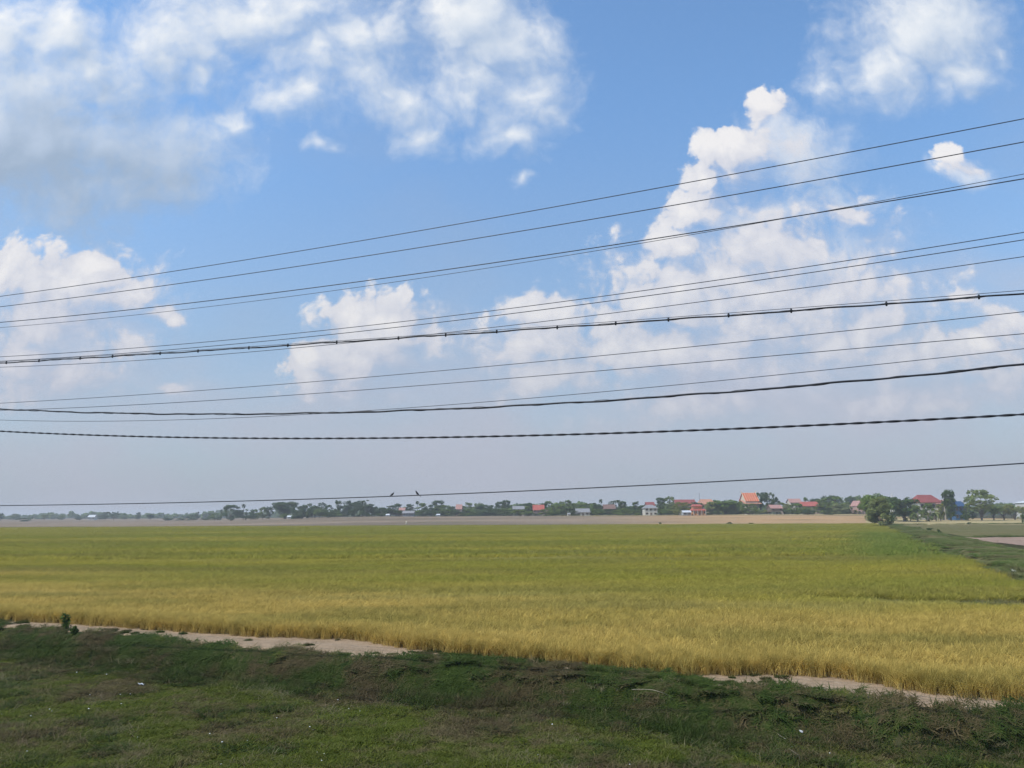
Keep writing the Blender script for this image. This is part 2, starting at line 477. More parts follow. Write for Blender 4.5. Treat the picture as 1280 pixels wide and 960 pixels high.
# ------------------------------------------------------------------ small vegetation (uncountable): tiles of real blades, scattered by a node modifier
def leaf_mat(name, build, transl=0.35, rough=0.7, spec=0.06):
    m, N = material(name)
    col = build(N)
    d = N.n('ShaderNodeBsdfPrincipled', {'Base Color': col, 'Roughness': rough})
    d.inputs['Specular IOR Level'].default_value = spec
    t = N.n('ShaderNodeBsdfTranslucent', {'Color': col})
    mx = N.n('ShaderNodeMixShader', {0: transl})
    N.t.links.new(d.outputs[0], mx.inputs[1])
    N.t.links.new(t.outputs[0], mx.inputs[2])
    finish(N, mx.outputs[0])
    return m

def attr(N, name):
    return N.n('ShaderNodeAttribute', attribute_name=name).outputs['Fac']

def blades(n, spread, h0, h1, w0, w1, bend, seg=3, droop=0.0, lean=0.25, clump=0, clump_r=0.06, square=True):
    """n curved tapering blades on a patch; returns verts, quads, height fraction and random value per vertex"""
    rg = nrng
    if clump:
        nc = max(1, n // clump)
        cx, cy = rg.uniform(-spread / 2, spread / 2, (2, nc))
        k = rg.integers(0, nc, n)
        a = rg.uniform(0, 2 * np.pi, n); rr = clump_r * np.sqrt(rg.uniform(0, 1, n))
        x, y = cx[k] + rr * np.cos(a), cy[k] + rr * np.sin(a)
        hk = rg.uniform(0.85, 1.1, nc)[k]
        rnd = np.clip(rg.uniform(0, 1, nc)[k] * 0.6 + rg.uniform(0, 1, n) * 0.4, 0, 1)
    else:
        x, y = rg.uniform(-spread / 2, spread / 2, (2, n))
        hk = np.ones(n); rnd = rg.uniform(0, 1, n)
    h = rg.uniform(h0, h1, n) * hk
    w = rg.uniform(w0, w1, n)
    az = rg.uniform(0, 2 * np.pi, n)             # lean direction
    face = az + np.pi / 2 + rg.normal(0, 0.5, n)   # width direction
    ln = np.abs(rg.normal(lean, lean * 0.6, n))
    bd = rg.uniform(0.3, 1.0, n) * bend
    V, Hh, Rn = [], [], []
    for i in range(seg + 1):
        t = i / seg
        out = h * (ln * t + bd * t * t)
        z = h * (t - 0.35 * bd * t * t - droop * t ** 3)
        ww = w * (1.0 - 0.85 * t ** 1.5) * 0.5
        px, py = x + np.cos(az) * out, y + np.sin(az) * out
        for s in (-1, 1):
            V.append(np.stack([px + s * ww * np.cos(face), py + s * ww * np.sin(face), z], 1))
            Hh.append(np.full(n, t)); Rn.append(rnd)
    V = np.stack(V, 1); m = 2 * (seg + 1)
    base = (np.arange(n) * m)[:, None]
    F = np.concatenate([base + np.array([2 * i, 2 * i + 1, 2 * i + 3, 2 * i + 2])[None] for i in range(seg)], 0)
    return V.reshape(-1, 3), F, np.stack(Hh, 1).ravel(), np.stack(Rn, 1).ravel()

def merge(parts):
    vs, fs, hs, rs, off = [], [], [], [], 0
    for v, f, h, r in parts:
        vs.append(v); fs.append(f + off); hs.append(h); rs.append(r); off += len(v)
    return np.concatenate(vs), np.concatenate(fs), np.concatenate(hs), np.concatenate(rs)

def tile(name, parts, mat):
    v, f, h, r = merge(parts)
    return bpy.data.objects.new(name, np_mesh(name, v, f, [mat], {'hgt': h, 'rnd': r}))

def scatter(name, tiles, pts, idx, rot, scl):
    """one stuff object whose points carry the tiles"""
    me = bpy.data.meshes.new(name)
    me.vertices.add(len(pts))
    me.vertices.foreach_set('co', np.asarray(pts, np.float32).ravel())
    a = me.attributes.new('tile', 'INT', 'POINT'); a.data.foreach_set('value', np.asarray(idx, np.int32))
    a = me.attributes.new('rot', 'FLOAT_VECTOR', 'POINT'); a.data.foreach_set('vector', np.asarray(rot, np.float32).ravel())
    a = me.attributes.new('scl', 'FLOAT_VECTOR', 'POINT'); a.data.foreach_set('vector', np.asarray(scl, np.float32).ravel())
    o = link(name, me)
    g = bpy.data.node_groups.new(name + '_scatter', 'GeometryNodeTree')
    g.interface.new_socket('Geometry', in_out='INPUT', socket_type='NodeSocketGeometry')
    g.interface.new_socket('Geometry', in_out='OUTPUT', socket_type='NodeSocketGeometry')
    gi, go = g.nodes.new('NodeGroupInput'), g.nodes.new('NodeGroupOutput')
    jn = g.nodes.new('GeometryNodeJoinGeometry')
    for t in reversed(tiles):
        oi = g.nodes.new('GeometryNodeObjectInfo')
        oi.inputs['Object'].default_value = t
        gt = g.nodes.new('GeometryNodeGeometryToInstance')
        g.links.new(oi.outputs['Geometry'], gt.inputs[0])
        g.links.new(gt.outputs[0], jn.inputs[0])
    def na(nm, typ):
        nd = g.nodes.new('GeometryNodeInputNamedAttribute'); nd.data_type = typ
        nd.inputs['Name'].default_value = nm
        return nd.outputs['Attribute']
    ip = g.nodes.new('GeometryNodeInstanceOnPoints')
    mp = g.nodes.new('GeometryNodeMeshToPoints')
    g.links.new(gi.outputs[0], mp.inputs[0])
    g.links.new(mp.outputs[0], ip.inputs['Points'])
    g.links.new(jn.outputs[0], ip.inputs['Instance'])
    ip.inputs['Pick Instance'].default_value = True
    g.links.new(na('tile', 'INT'), ip.inputs['Instance Index'])
    g.links.new(na('rot', 'FLOAT_VECTOR'), ip.inputs['Rotation'])
    g.links.new(na('scl', 'FLOAT_VECTOR'), ip.inputs['Scale'])
    g.links.new(ip.outputs[0], go.inputs[0])
    md = o.modifiers.new('scatter', 'NODES'); md.node_group = g
    return tag(o, kind='stuff')

def tilt(x, y, e=0.25):
    gx_ = (terrain(x + e, y) - terrain(x - e, y)) / (2 * e)
    gy_ = (terrain(x, y + e) - terrain(x, y - e)) / (2 * e)
    return gx_, gy_

def in_view(x, y, m=0.06, grow=2.5):
    return np.abs(x) < (0.666 + m) * y + grow

# ---- rice
EDGE_K = 0.38
def rice_color(N):
    p = N.n('ShaderNodeNewGeometry').outputs['Position']
    x, y, z = N.xyz(p)
    e = N.m('MULTIPLY_ADD', x, EDGE_K, y)                 # distance across the paddy
    pn = N.noise(N.vm('MULTIPLY', p, (0.020, 0.075, 0)), 1.0, 5.0, 0.6)
    pn2 = N.noise(N.vm('MULTIPLY', p, (0.08, 0.21, 0)), 1.0, 4.0, 0.6)
    pn3 = N.noise(N.vm('MULTIPLY', p, (0.009, 0.05, 0)), 1.0, 3.0, 0.55)
    ee = N.m('MULTIPLY_ADD', N.m('SUBTRACT', pn, 0.5), 70.0, e)
    ripe = N.step(ee, 60.0, 26.0)
    col = N.mix(N.step(pn3, 0.40, 0.62), (0.235, 0.260, 0.026), (0.41, 0.350, 0.046))
    col = N.mix(ripe, col, (0.60, 0.43, 0.145))
    col = N.mix(N.step(pn2, 0.42, 0.74, 0.0, 0.75), col, (0.235, 0.215, 0.052))
    # bands of thin, browner stand
    bn = N.noise(N.vm('MULTIPLY', p, (0.014, 0.11, 0)), 1.0, 4.0, 0.6)
    band = N.m('MULTIPLY', N.step(bn, 0.52, 0.64), N.step(y, 230.0, 90.0))
    col = N.mix(N.m('MULTIPLY', band, 0.62), col, (0.20, 0.18, 0.05))
    # ashen streaks where ears have bleached
    an = N.noise(N.vm('MULTIPLY', N.vm('ADD', p, (310.0, 70.0, 0)), (0.018, 0.13, 0)), 1.0, 4.0, 0.6)
    col = N.mix(N.step(an, 0.58, 0.72, 0.0, 0.55), col, (0.42, 0.37, 0.17))
    col = N.mix(1.0, col, N.ramp(attr(N, 'rnd'), [(0.10, (0.72, 0.73, 0.66)), (0.80, (1.25, 1.25, 1.16))]), 'MULTIPLY')
    # lush young strip beside the rough bank
    dl = N.m('SUBTRACT', N.m('MULTIPLY_ADD', y, DIKE_A, DIKE_B), x)
    gm = N.m('MULTIPLY', N.step(N.m('MULTIPLY_ADD', N.m('SUBTRACT', pn2, 0.5), 14.0, dl), 13.0, 6.0), N.m('MULTIPLY', N.step(y, 62.0, 82.0), N.step(y, 190.0, 140.0)))
    col = N.mix(gm, col, (0.13, 0.215, 0.030))
    rn, hg = attr(N, 'rnd'), attr(N, 'hgt')
    col = N.mix(N.step(rn, 0.0, 1.0, 0.0, 0.45), col, (0.60, 0.46, 0.18))
    col = N.mix(1.0, col, N.ramp(N.noise(p, 3.3, 2.0, 0.6), [(0.30, (0.72, 0.74, 0.58)), (0.70, (1.27, 1.28, 1.10))]), 'MULTIPLY')
    col = N.mix(N.step(hg, 0.55, 0.0, 0.0, 0.6), col, (0.60, 0.45, 0.19))
    return col
ys_ = np.array([50.0, 200.0]); DIKE_A = float((dike_l(200.0) - dike_l(50.0)) / 150.0); DIKE_B = float(dike_l(50.0) - DIKE_A * 50.0)
M_RICE = leaf_mat('ripening_rice', rice_color, 0.40, 0.7, 0.06)

near_tiles = [tile('rice_tile', [blades(1050, 1.5, 0.50, 0.78, 0.010, 0.018, 0.35, 3, 0.05, 0.14, clump=9, clump_r=0.07),
                                 blades(420, 1.5, 0.62, 0.90, 0.020, 0.036, 0.75, 4, 0.12, 0.12, clump=7, clump_r=0.08)], M_RICE) for _ in range(6)]
edge_tiles = [tile('rice_edge_tile', [blades(110, 0.42, 0.48, 0.76, 0.009, 0.016, 0.30, 3, 0.03, 0.10, clump=10, clump_r=0.06),
                                      blades(40, 0.42, 0.62, 0.84, 0.012, 0.02, 0.7, 4, 0.08, 0.10, clump=6, clump_r=0.06)], M_RICE) for _ in range(6)]
far_tiles = [tile('rice_far_tile', [blades(2600, 6.0, 0.55, 0.84, 0.035, 0.07, 0.5, 2, 0.05, 0.16, clump=7, clump_r=0.14)], M_RICE) for _ in range(5)]

BUND = sorted((on_z(px, py, 0.5).x, on_z(px, py, 0.5).y) for px, py in [(1040, 743.5), (1110, 746), (1180, 747.5), (1300, 748.5)])
P_, I_, R_, S_ = [], [], [], []
def add_pts(x, y, z, i, yaw, s, sz=None, tx=None, ty=None):
    P_.append(np.stack([x, y, z], 1)); I_.append(i)
    if tx is None:
        R_.append(np.stack([0 * x, 0 * x, yaw], 1))
    else:      # turn about the vertical first, then lean with the slope
        R_.append(np.array([(Vector((0, 0, 1)).rotation_difference(Vector((-a, -b, 1)).normalized()).to_matrix() @ Matrix.Rotation(w, 3, 'Z')).to_euler()[:]
                            for a, b, w in zip(tx, ty, yaw)]))
    S_.append(np.stack([s, s, s if sz is None else sz], 1))
def flush():
    out = [np.concatenate(a) for a in (P_, I_, R_, S_)]
    for a in (P_, I_, R_, S_): a.clear()
    return out
NE, NN, NF = len(edge_tiles), len(near_tiles), len(far_tiles)
# crisp edge, row by row along the curve of the paddy's rim
ex = np.concatenate([np.arange(-60, 42, 0.26) + nrng.uniform(-0.1, 0.1, len(np.arange(-60, 42, 0.26))) for _ in range(7)])
row = np.repeat(np.arange(7), len(ex) // 7)
ey = riceedge(ex) + 0.22 + row * 0.24 + nrng.uniform(-0.09, 0.09, len(ex)) + 0.10 * wob(ex, ex * 0, 2.3)
k = in_view(ex, ey)
ex, ey = ex[k], ey[k]
add_pts(ex, ey, terrain(ex, ey), nrng.integers(0, NE, len(ex)), nrng.uniform(0, 6.28, len(ex)), nrng.uniform(0.95, 1.2, len(ex)), nrng.uniform(0.78, 0.98, len(ex)))
def gridpts(x0, x1, y0, y1, s, jit):
    X, Y = np.meshgrid(np.arange(x0, x1, s), np.arange(y0, y1, s))
    X, Y = X.ravel() + nrng.uniform(-jit, jit, X.size), Y.ravel() + nrng.uniform(-jit, jit, X.size)
    return X, Y
X, Y = gridpts(-64, 50, 16, 78, 1.2, 0.2)
k = in_view(X, Y) & (Y > riceedge(X) + 1.6) & (X < dike_l(Y) - 0.4) & (Y < 74)
X, Y = X[k], Y[k]
BUND_Y = lambda x: np.interp(x, [p_[0] for p_ in BUND], [p_[1] for p_ in BUND])
k = ~((X > BUND[0][0] - 1) & (np.abs(Y - BUND_Y(X)) < 1.5))
X, Y = X[k], Y[k]
# a low inner bund and thin patches break the stand
thin = 0.88 + 0.12 * wob(X, Y, 0.16, 2) + 0.05 * wob(X, Y, 0.7, 1)
add_pts(X, Y, terrain(X, Y), NE + nrng.integers(0, NN, len(X)), nrng.uniform(0, 6.28, len(X)), nrng.uniform(0.95, 1.1, len(X)), np.clip(thin, 0.62, 1.08))
X, Y = gridpts(-260, 160, 70, 292, 5.0, 0.5)
k = in_view(X, Y, 0.05, 6) & (Y > 76) & (X < dike_l(Y) - 2.6) & (Y < Y_FAR(X) - 2)
X, Y = X[k], Y[k]
add_pts(X, Y, terrain(X, Y), NE + NN + nrng.integers(0, NF, len(X)), nrng.uniform(0, 6.28, len(X)), nrng.uniform(0.97, 1.08, len(X)), np.clip(0.95 + 0.12 * wob(X, Y, 0.09), 0.7, 1.15))
scatter('rice_field', edge_tiles + near_tiles + far_tiles, *flush())

# ---- grass and weeds of the near bank
def grass_color(greens, browns, kb):
    def f(N):
        p = N.n('ShaderNodeNewGeometry').outputs['Position']
        a = N.noise(p, 0.33, 5.0, 0.6)
        b = N.noise(p, 1.7, 4.0, 0.6)
        rn = attr(N, 'rnd')
        g = N.mix(rn, greens[0], greens[1])
        br = N.mix(rn, browns[0], browns[1])
        k_ = N.m('ADD', N.m('MULTIPLY', a, 0.75), N.m('MULTIPLY', b, 0.45))
        k_ = N.m('MULTIPLY_ADD', N.m('SUBTRACT', rn, 0.5), 0.20, k_)
        return N.mix(N.step(k_, kb - 0.09, kb + 0.09), g, br)
    return f
M_TURF = leaf_mat('short_turf', grass_color([(0.050, 0.078, 0.009), (0.185, 0.205, 0.034)], [(0.080, 0.066, 0.026), (0.25, 0.20, 0.095)], 0.645), 0.30)
M_WEED = leaf_mat('dark_creeping_weed', grass_color([(0.018, 0.040, 0.007), (0.090, 0.125, 0.026)], [(0.050, 0.040, 0.016), (0.155, 0.118, 0.058)], 0.63), 0.25)
M_DRY = leaf_mat('dry_stems', grass_color([(0.13, 0.11, 0.05), (0.36, 0.31, 0.18)], [(0.08, 0.055, 0.03), (0.24, 0.18, 0.11)], 0.6), 0.2)
M_ROUGH = leaf_mat('rough_grey_green_grass', grass_color([(0.080, 0.130, 0.028), (0.19, 0.25, 0.062)], [(0.15, 0.135, 0.060), (0.29, 0.25, 0.12)], 0.62), 0.3)
turf = [tile('turf_tile', [blades(800, 0.95, 0.04, 0.11, 0.012, 0.026, 0.9, 2, 0.0, 0.7, clump=16, clump_r=0.09),
                           blades(500, 0.95, 0.02, 0.06, 0.010, 0.020, 0.9, 2, 0.0, 0.8)], M_TURF) for _ in range(5)]
weed = [tile('weed_tile', [blades(620, 0.85, 0.05, 0.15, 0.018, 0.040, 1.0, 2, 0.15, 0.8, clump=14, clump_r=0.10),
                           blades(90, 0.85, 0.12, 0.26, 0.008, 0.016, 0.8, 3, 0.1, 0.5, clump=4)], M_WEED) for _ in range(5)]
dry = [tile('dry_tile', [blades(130, 0.8, 0.06, 0.22, 0.005, 0.010, 0.9, 3, 0.1, 0.8, clump=5)], M_DRY) for _ in range(4)]
NT_, NW_ = len(turf), len(weed)
X, Y = gridpts(-40, 30, 11, 46, 0.50, 0.2)
k = in_view(X, Y, 0.08, 3) & (Y < crest(X) - 0.34 + 0.26 * wob(X, Y * 0, 0.9) + 0.07 + 0.32 * wob(X, Y * 0, 2.9, 4) + 0.16 * wob(X, Y * 0, 6.1, 2) + 0.40 * sstep(-4.2, -3.0, X) - 0.06 * sstep(8.5, 10, X))
X, Y = X[k], Y[k]
Xe, Ye = gridpts(-40, 30, 11, 40, 0.45, 0.22)
ke = in_view(Xe, Ye, 0.08, 3) & (Ye > foot(Xe) - 0.6) & (Ye < crest(Xe) - 0.55 + 0.4 * sstep(5, 7, Xe))
X, Y = np.concatenate([X, Xe[ke]]), np.concatenate([Y, Ye[ke]])
face = sstep(-0.9, 0.2, Y - foot(X)) * 1.0
pick = nrng.uniform(0, 1, len(X)) < np.clip(0.10 + 0.85 * face + 0.25 * wob(X, Y, 0.4, 7), 0, 1)
tx, ty = tilt(X, Y)
ii = np.where(pick, NT_ + nrng.integers(0, NW_, len(X)), nrng.integers(0, NT_, len(X)))
sz = np.clip(1.0 + 0.45 * wob(X, Y, 0.8, 4), 0.55, 1.6) * np.where(pick, nrng.uniform(0.8, 1.35, len(X)), nrng.uniform(0.7, 1.3, len(X)))
sz = sz * (1 + 0.45 * sstep(-2.4, -1.9, Y - crest(X)) * sstep(-0.9, -1.3, Y - crest(X)))
sz = sz * (1 - 0.6 * sstep(-1.2, -0.35, Y - crest(X)))
add_pts(X, Y, terrain(X, Y) + 0.01, ii, nrng.uniform(0, 6.28, len(X)), nrng.uniform(0.9, 1.2, len(X)), sz, tx * 0.8, ty * 0.8)
# dry stems among them, thickest on the right half of the bank
k2 = nrng.uniform(0, 1, len(X)) < np.clip(0.16 + 0.45 * face * sstep(-6, 8, X) + 0.25 * wob(X, Y, 0.5, 9), 0, 0.8) * (Y < crest(X) - 0.9)
Xd, Yd = X[k2] + nrng.uniform(-0.3, 0.3, k2.sum()), Y[k2] + nrng.uniform(-0.3, 0.1, k2.sum())
add_pts(Xd, Yd, terrain(Xd, Yd), NT_ + NW_ + nrng.integers(0, len(dry), len(Xd)), nrng.uniform(0, 6.28, len(Xd)), nrng.uniform(0.9, 1.3, len(Xd)))
Xd = nrng.uniform(-24, 16, 700); Yd = nrng.uniform(14, 36, 700)
k2 = in_view(Xd, Yd) & (Yd < foot(Xd) + 0.5)
Xd, Yd = Xd[k2], Yd[k2]
add_pts(Xd, Yd, terrain(Xd, Yd) + 0.03, NT_ + NW_ + nrng.integers(0, len(dry), len(Xd)), nrng.uniform(0, 6.28, len(Xd)), nrng.uniform(0.5, 1.0, len(Xd)))
# sparse runners creeping over the sand and filling the parts of the rim where no sand shows
Xs = nrng.uniform(-42, 26, 2600)
fill = np.clip(0.02 + 0.9 * sstep(-3.6, -2.2, Xs) * sstep(6.0, 4.6, Xs) + 0.15 * sstep(0.4, 0.9, wob(Xs, Xs * 0, 0.5, 3)) + 0.55 * sstep(-20.5, -22.5, Xs), 0, 1)
Ys = crest(Xs) + nrng.uniform(0, 1, len(Xs)) ** 1.4 * np.maximum(riceedge(Xs) - crest(Xs) + 0.2, 0.3)
k3 = (nrng.uniform(0, 1, len(Xs)) < fill) & in_view(Xs, Ys)
Xs, Ys = Xs[k3], Ys[k3]
add_pts(Xs, Ys, terrain(Xs, Ys) + 0.02, NT_ + nrng.integers(0, NW_, len(Xs)), nrng.uniform(0, 6.28, len(Xs)), nrng.uniform(0.2, 0.5, len(Xs)), nrng.uniform(0.4, 0.9, len(Xs)))
scatter('bank_grass', turf + weed + dry, *flush())

# ---- rough grass on the bank at the right
rough = [tile('rough_tile', [blades(800, 2.2, 0.18, 0.50, 0.020, 0.045, 0.9, 2, 0.1, 0.55, clump=12, clump_r=0.16)], M_ROUGH) for _ in range(5)]
X, Y = gridpts(26, 150, 36, 262, 1.55, 0.45)
k = in_view(X, Y, 0.04, 5) & (X > dike_l(Y) - 0.6 + 0.5 * wob(X * 0, Y, 0.4)) & (X < dike_r(Y) + 0.6 + 1.2 * wob(X * 0, Y, 0.23, 3))
X, Y = X[k], Y[k]
add_pts(X, Y, terrain(X, Y), nrng.integers(0, 5, len(X)), nrng.uniform(0, 6.28, len(X)), nrng.uniform(0.85, 1.25, len(X)), np.clip(0.55 + 0.5 * wob(X, Y, 0.22, 1) + nrng.normal(0, 0.12, len(X)), 0.22, 1.25))
Xb = np.arange(BUND[0][0], BUND[-1][0], 0.7); Xb = np.concatenate([Xb, Xb + 0.3])
Yb = BUND_Y(Xb) + nrng.uniform(-0.5, 0.5, len(Xb))
add_pts(Xb, Yb, terrain(Xb, Yb), nrng.integers(0, 5, len(Xb)), nrng.uniform(0, 6.28, len(Xb)), nrng.uniform(0.4, 0.6, len(Xb)), nrng.uniform(0.7, 1.3, len(Xb)))
# tufts along the field edges beyond
Xf = nrng.uniform(-230, 118, 2200); Yf = Y_FAR(Xf) + nrng.normal(0.5, 1.2, 2200)
k = nrng.uniform(0, 1, 2200) < np.clip(0.40 + 0.8 * wob(Xf, Xf * 0, 0.05, 2), 0.05, 1)
Xf, Yf = Xf[k], Yf[k]
add_pts(Xf, Yf, terrain(Xf, Yf), nrng.integers(0, 5, len(Xf)), nrng.uniform(0, 6.28, len(Xf)), nrng.uniform(0.7, 1.2, len(Xf)), nrng.uniform(0.8, 1.8, len(Xf)))
Xf = nrng.uniform(60, 330, 900); Yf = nrng.choice([137.0, 262.0], 900) + nrng.normal(0, 1.3, 900)
k = (Xf > dike_r(Yf)) & (nrng.uniform(0, 1, 900) < np.clip(0.5 + 0.8 * wob(Xf, Yf, 0.07, 2), 0.1, 1))
Xf, Yf = Xf[k], Yf[k]
add_pts(Xf, Yf, terrain(Xf, Yf), nrng.integers(0, 5, len(Xf)), nrng.uniform(0, 6.28, len(Xf)), nrng.uniform(0.8, 1.4, len(Xf)), nrng.uniform(0.8, 1.6, len(Xf)))
scatter('rough_grass', rough, *flush())
# ------------------------------------------------------------------ trees
def crown_mat(name, a, b, c):
    m, N = material(name)
    rn = attr(N, 'rnd')
    orr = N.n('ShaderNodeObjectInfo').outputs['Random']
    col = N.mix(rn, a, b)
    col = N.mix(N.m('MULTIPLY', orr, 0.65), col, c)
    d = N.n('ShaderNodeBsdfPrincipled', {'Base Color': col, 'Roughness': 0.6})
    d.inputs['Specular IOR Level'].default_value = 0.08
    t = N.n('ShaderNodeBsdfTranslucent', {'Color': col})
    mx = N.n('ShaderNodeMixShader', {0: 0.28})
    N.t.links.new(d.outputs[0], mx.inputs[1]); N.t.links.new(t.outputs[0], mx.inputs[2])
    finish(N, mx.outputs[0])
    return m
LEAF = {
    'dark': crown_mat('dark_leaves', (0.040, 0.080, 0.019), (0.090, 0.145, 0.032), (0.075, 0.105, 0.030)),
    'mid': crown_mat('green_leaves', (0.095, 0.160, 0.026), (0.190, 0.260, 0.050), (0.150, 0.180, 0.045)),
    'pale': crown_mat('pale_leaves', (0.150, 0.200, 0.052), (0.260, 0.300, 0.095), (0.22, 0.225, 0.088)),
    'yellow': crown_mat('yellow_green_leaves', (0.150, 0.180, 0.030), (0.26, 0.265, 0.052), (0.20, 0.20, 0.050)),
}
M_BARK = soil_mat('bark', (0.10, 0.075, 0.055), (0.14, 0.11, 0.085), (0.07, 0.055, 0.04), 1.4)

def tube(pts, rads, n=6):
    """tapered tube through points; verts, quads"""
    pts = [Vector(p) for p in pts]
    V, F = [], []
    for i, p in enumerate(pts):
        d = (pts[min(i + 1, len(pts) - 1)] - pts[max(i - 1, 0)]).normalized()
        a = d.cross(Vector((0.31, 0.95, 0.05))).normalized(); b = d.cross(a)
        for k in range(n):
            t = 2 * math.pi * k / n
            V.append(p + (a * math.cos(t) + b * math.sin(t)) * rads[i])
    for i in range(len(pts) - 1):
        for k in range(n):
            F.append((i * n + k, i * n + (k + 1) % n, (i + 1) * n + (k + 1) % n, (i + 1) * n + k))
    V.append(pts[-1]); c = len(V) - 1
    b0 = (len(pts) - 1) * n
    for k in range(0, n, 2):
        F.append((b0 + k, b0 + (k + 1) % n, b0 + (k + 2) % n, c))
    return np.array([v[:] for v in V]), np.array(F)

def tubes_mesh(name, items, mats):
    vs, fs, off = [], [], 0
    for pts, rads, n in items:
        v, f = tube(pts, rads, n); vs.append(v); fs.append(f + off); off += len(v)
    return np_mesh(name, np.concatenate(vs), np.concatenate(fs), mats, smooth=True)

def leaf_cloud(clumps, leaf, rg, per):
    """quads scattered through ellipsoidal clumps: [(cx,cy,cz,r,flat)]"""
    Vs, Rs = [], []
    for cx, cy, cz, r, flat in clumps:
        n = max(8, int(per * (r * 10) ** 2 * 1.5))
        d = rg.normal(0, 1, (n, 3)); d /= np.linalg.norm(d, axis=1)[:, None]
        rr = r * rg.uniform(0.35, 1.08, n) ** 0.6
        c = np.array([cx, cy, cz]) + d * rr[:, None] * np.array([1, 1, flat])
        nrm = d * 0.6 + rg.normal(0, 0.6, (n, 3)) + np.array([0, 0, 0.35]); nrm /= np.linalg.norm(nrm, axis=1)[:, None]
        t = np.cross(nrm, rg.normal(0, 1, (n, 3))); t /= np.linalg.norm(t, axis=1)[:, None] + 1e-9
        b = np.cross(nrm, t)
        sz = leaf * rg.uniform(0.6, 1.35, n)[:, None]
        q = np.stack([c - t * sz * .5 - b * sz * .32, c + t * sz * .5 - b * sz * .28, c + t * sz * .42 + b * sz * .34, c - t * sz * .45 + b * sz * .3], 1)
        Vs.append(q.reshape(-1, 3)); Rs.append(np.repeat(np.clip(rg.uniform(0, 1) * .6 + rg.uniform(0, .4, n), 0, 1), 4))
    V = np.concatenate(Vs)
    return V, np.arange(len(V)).reshape(-1, 4), np.concatenate(Rs)

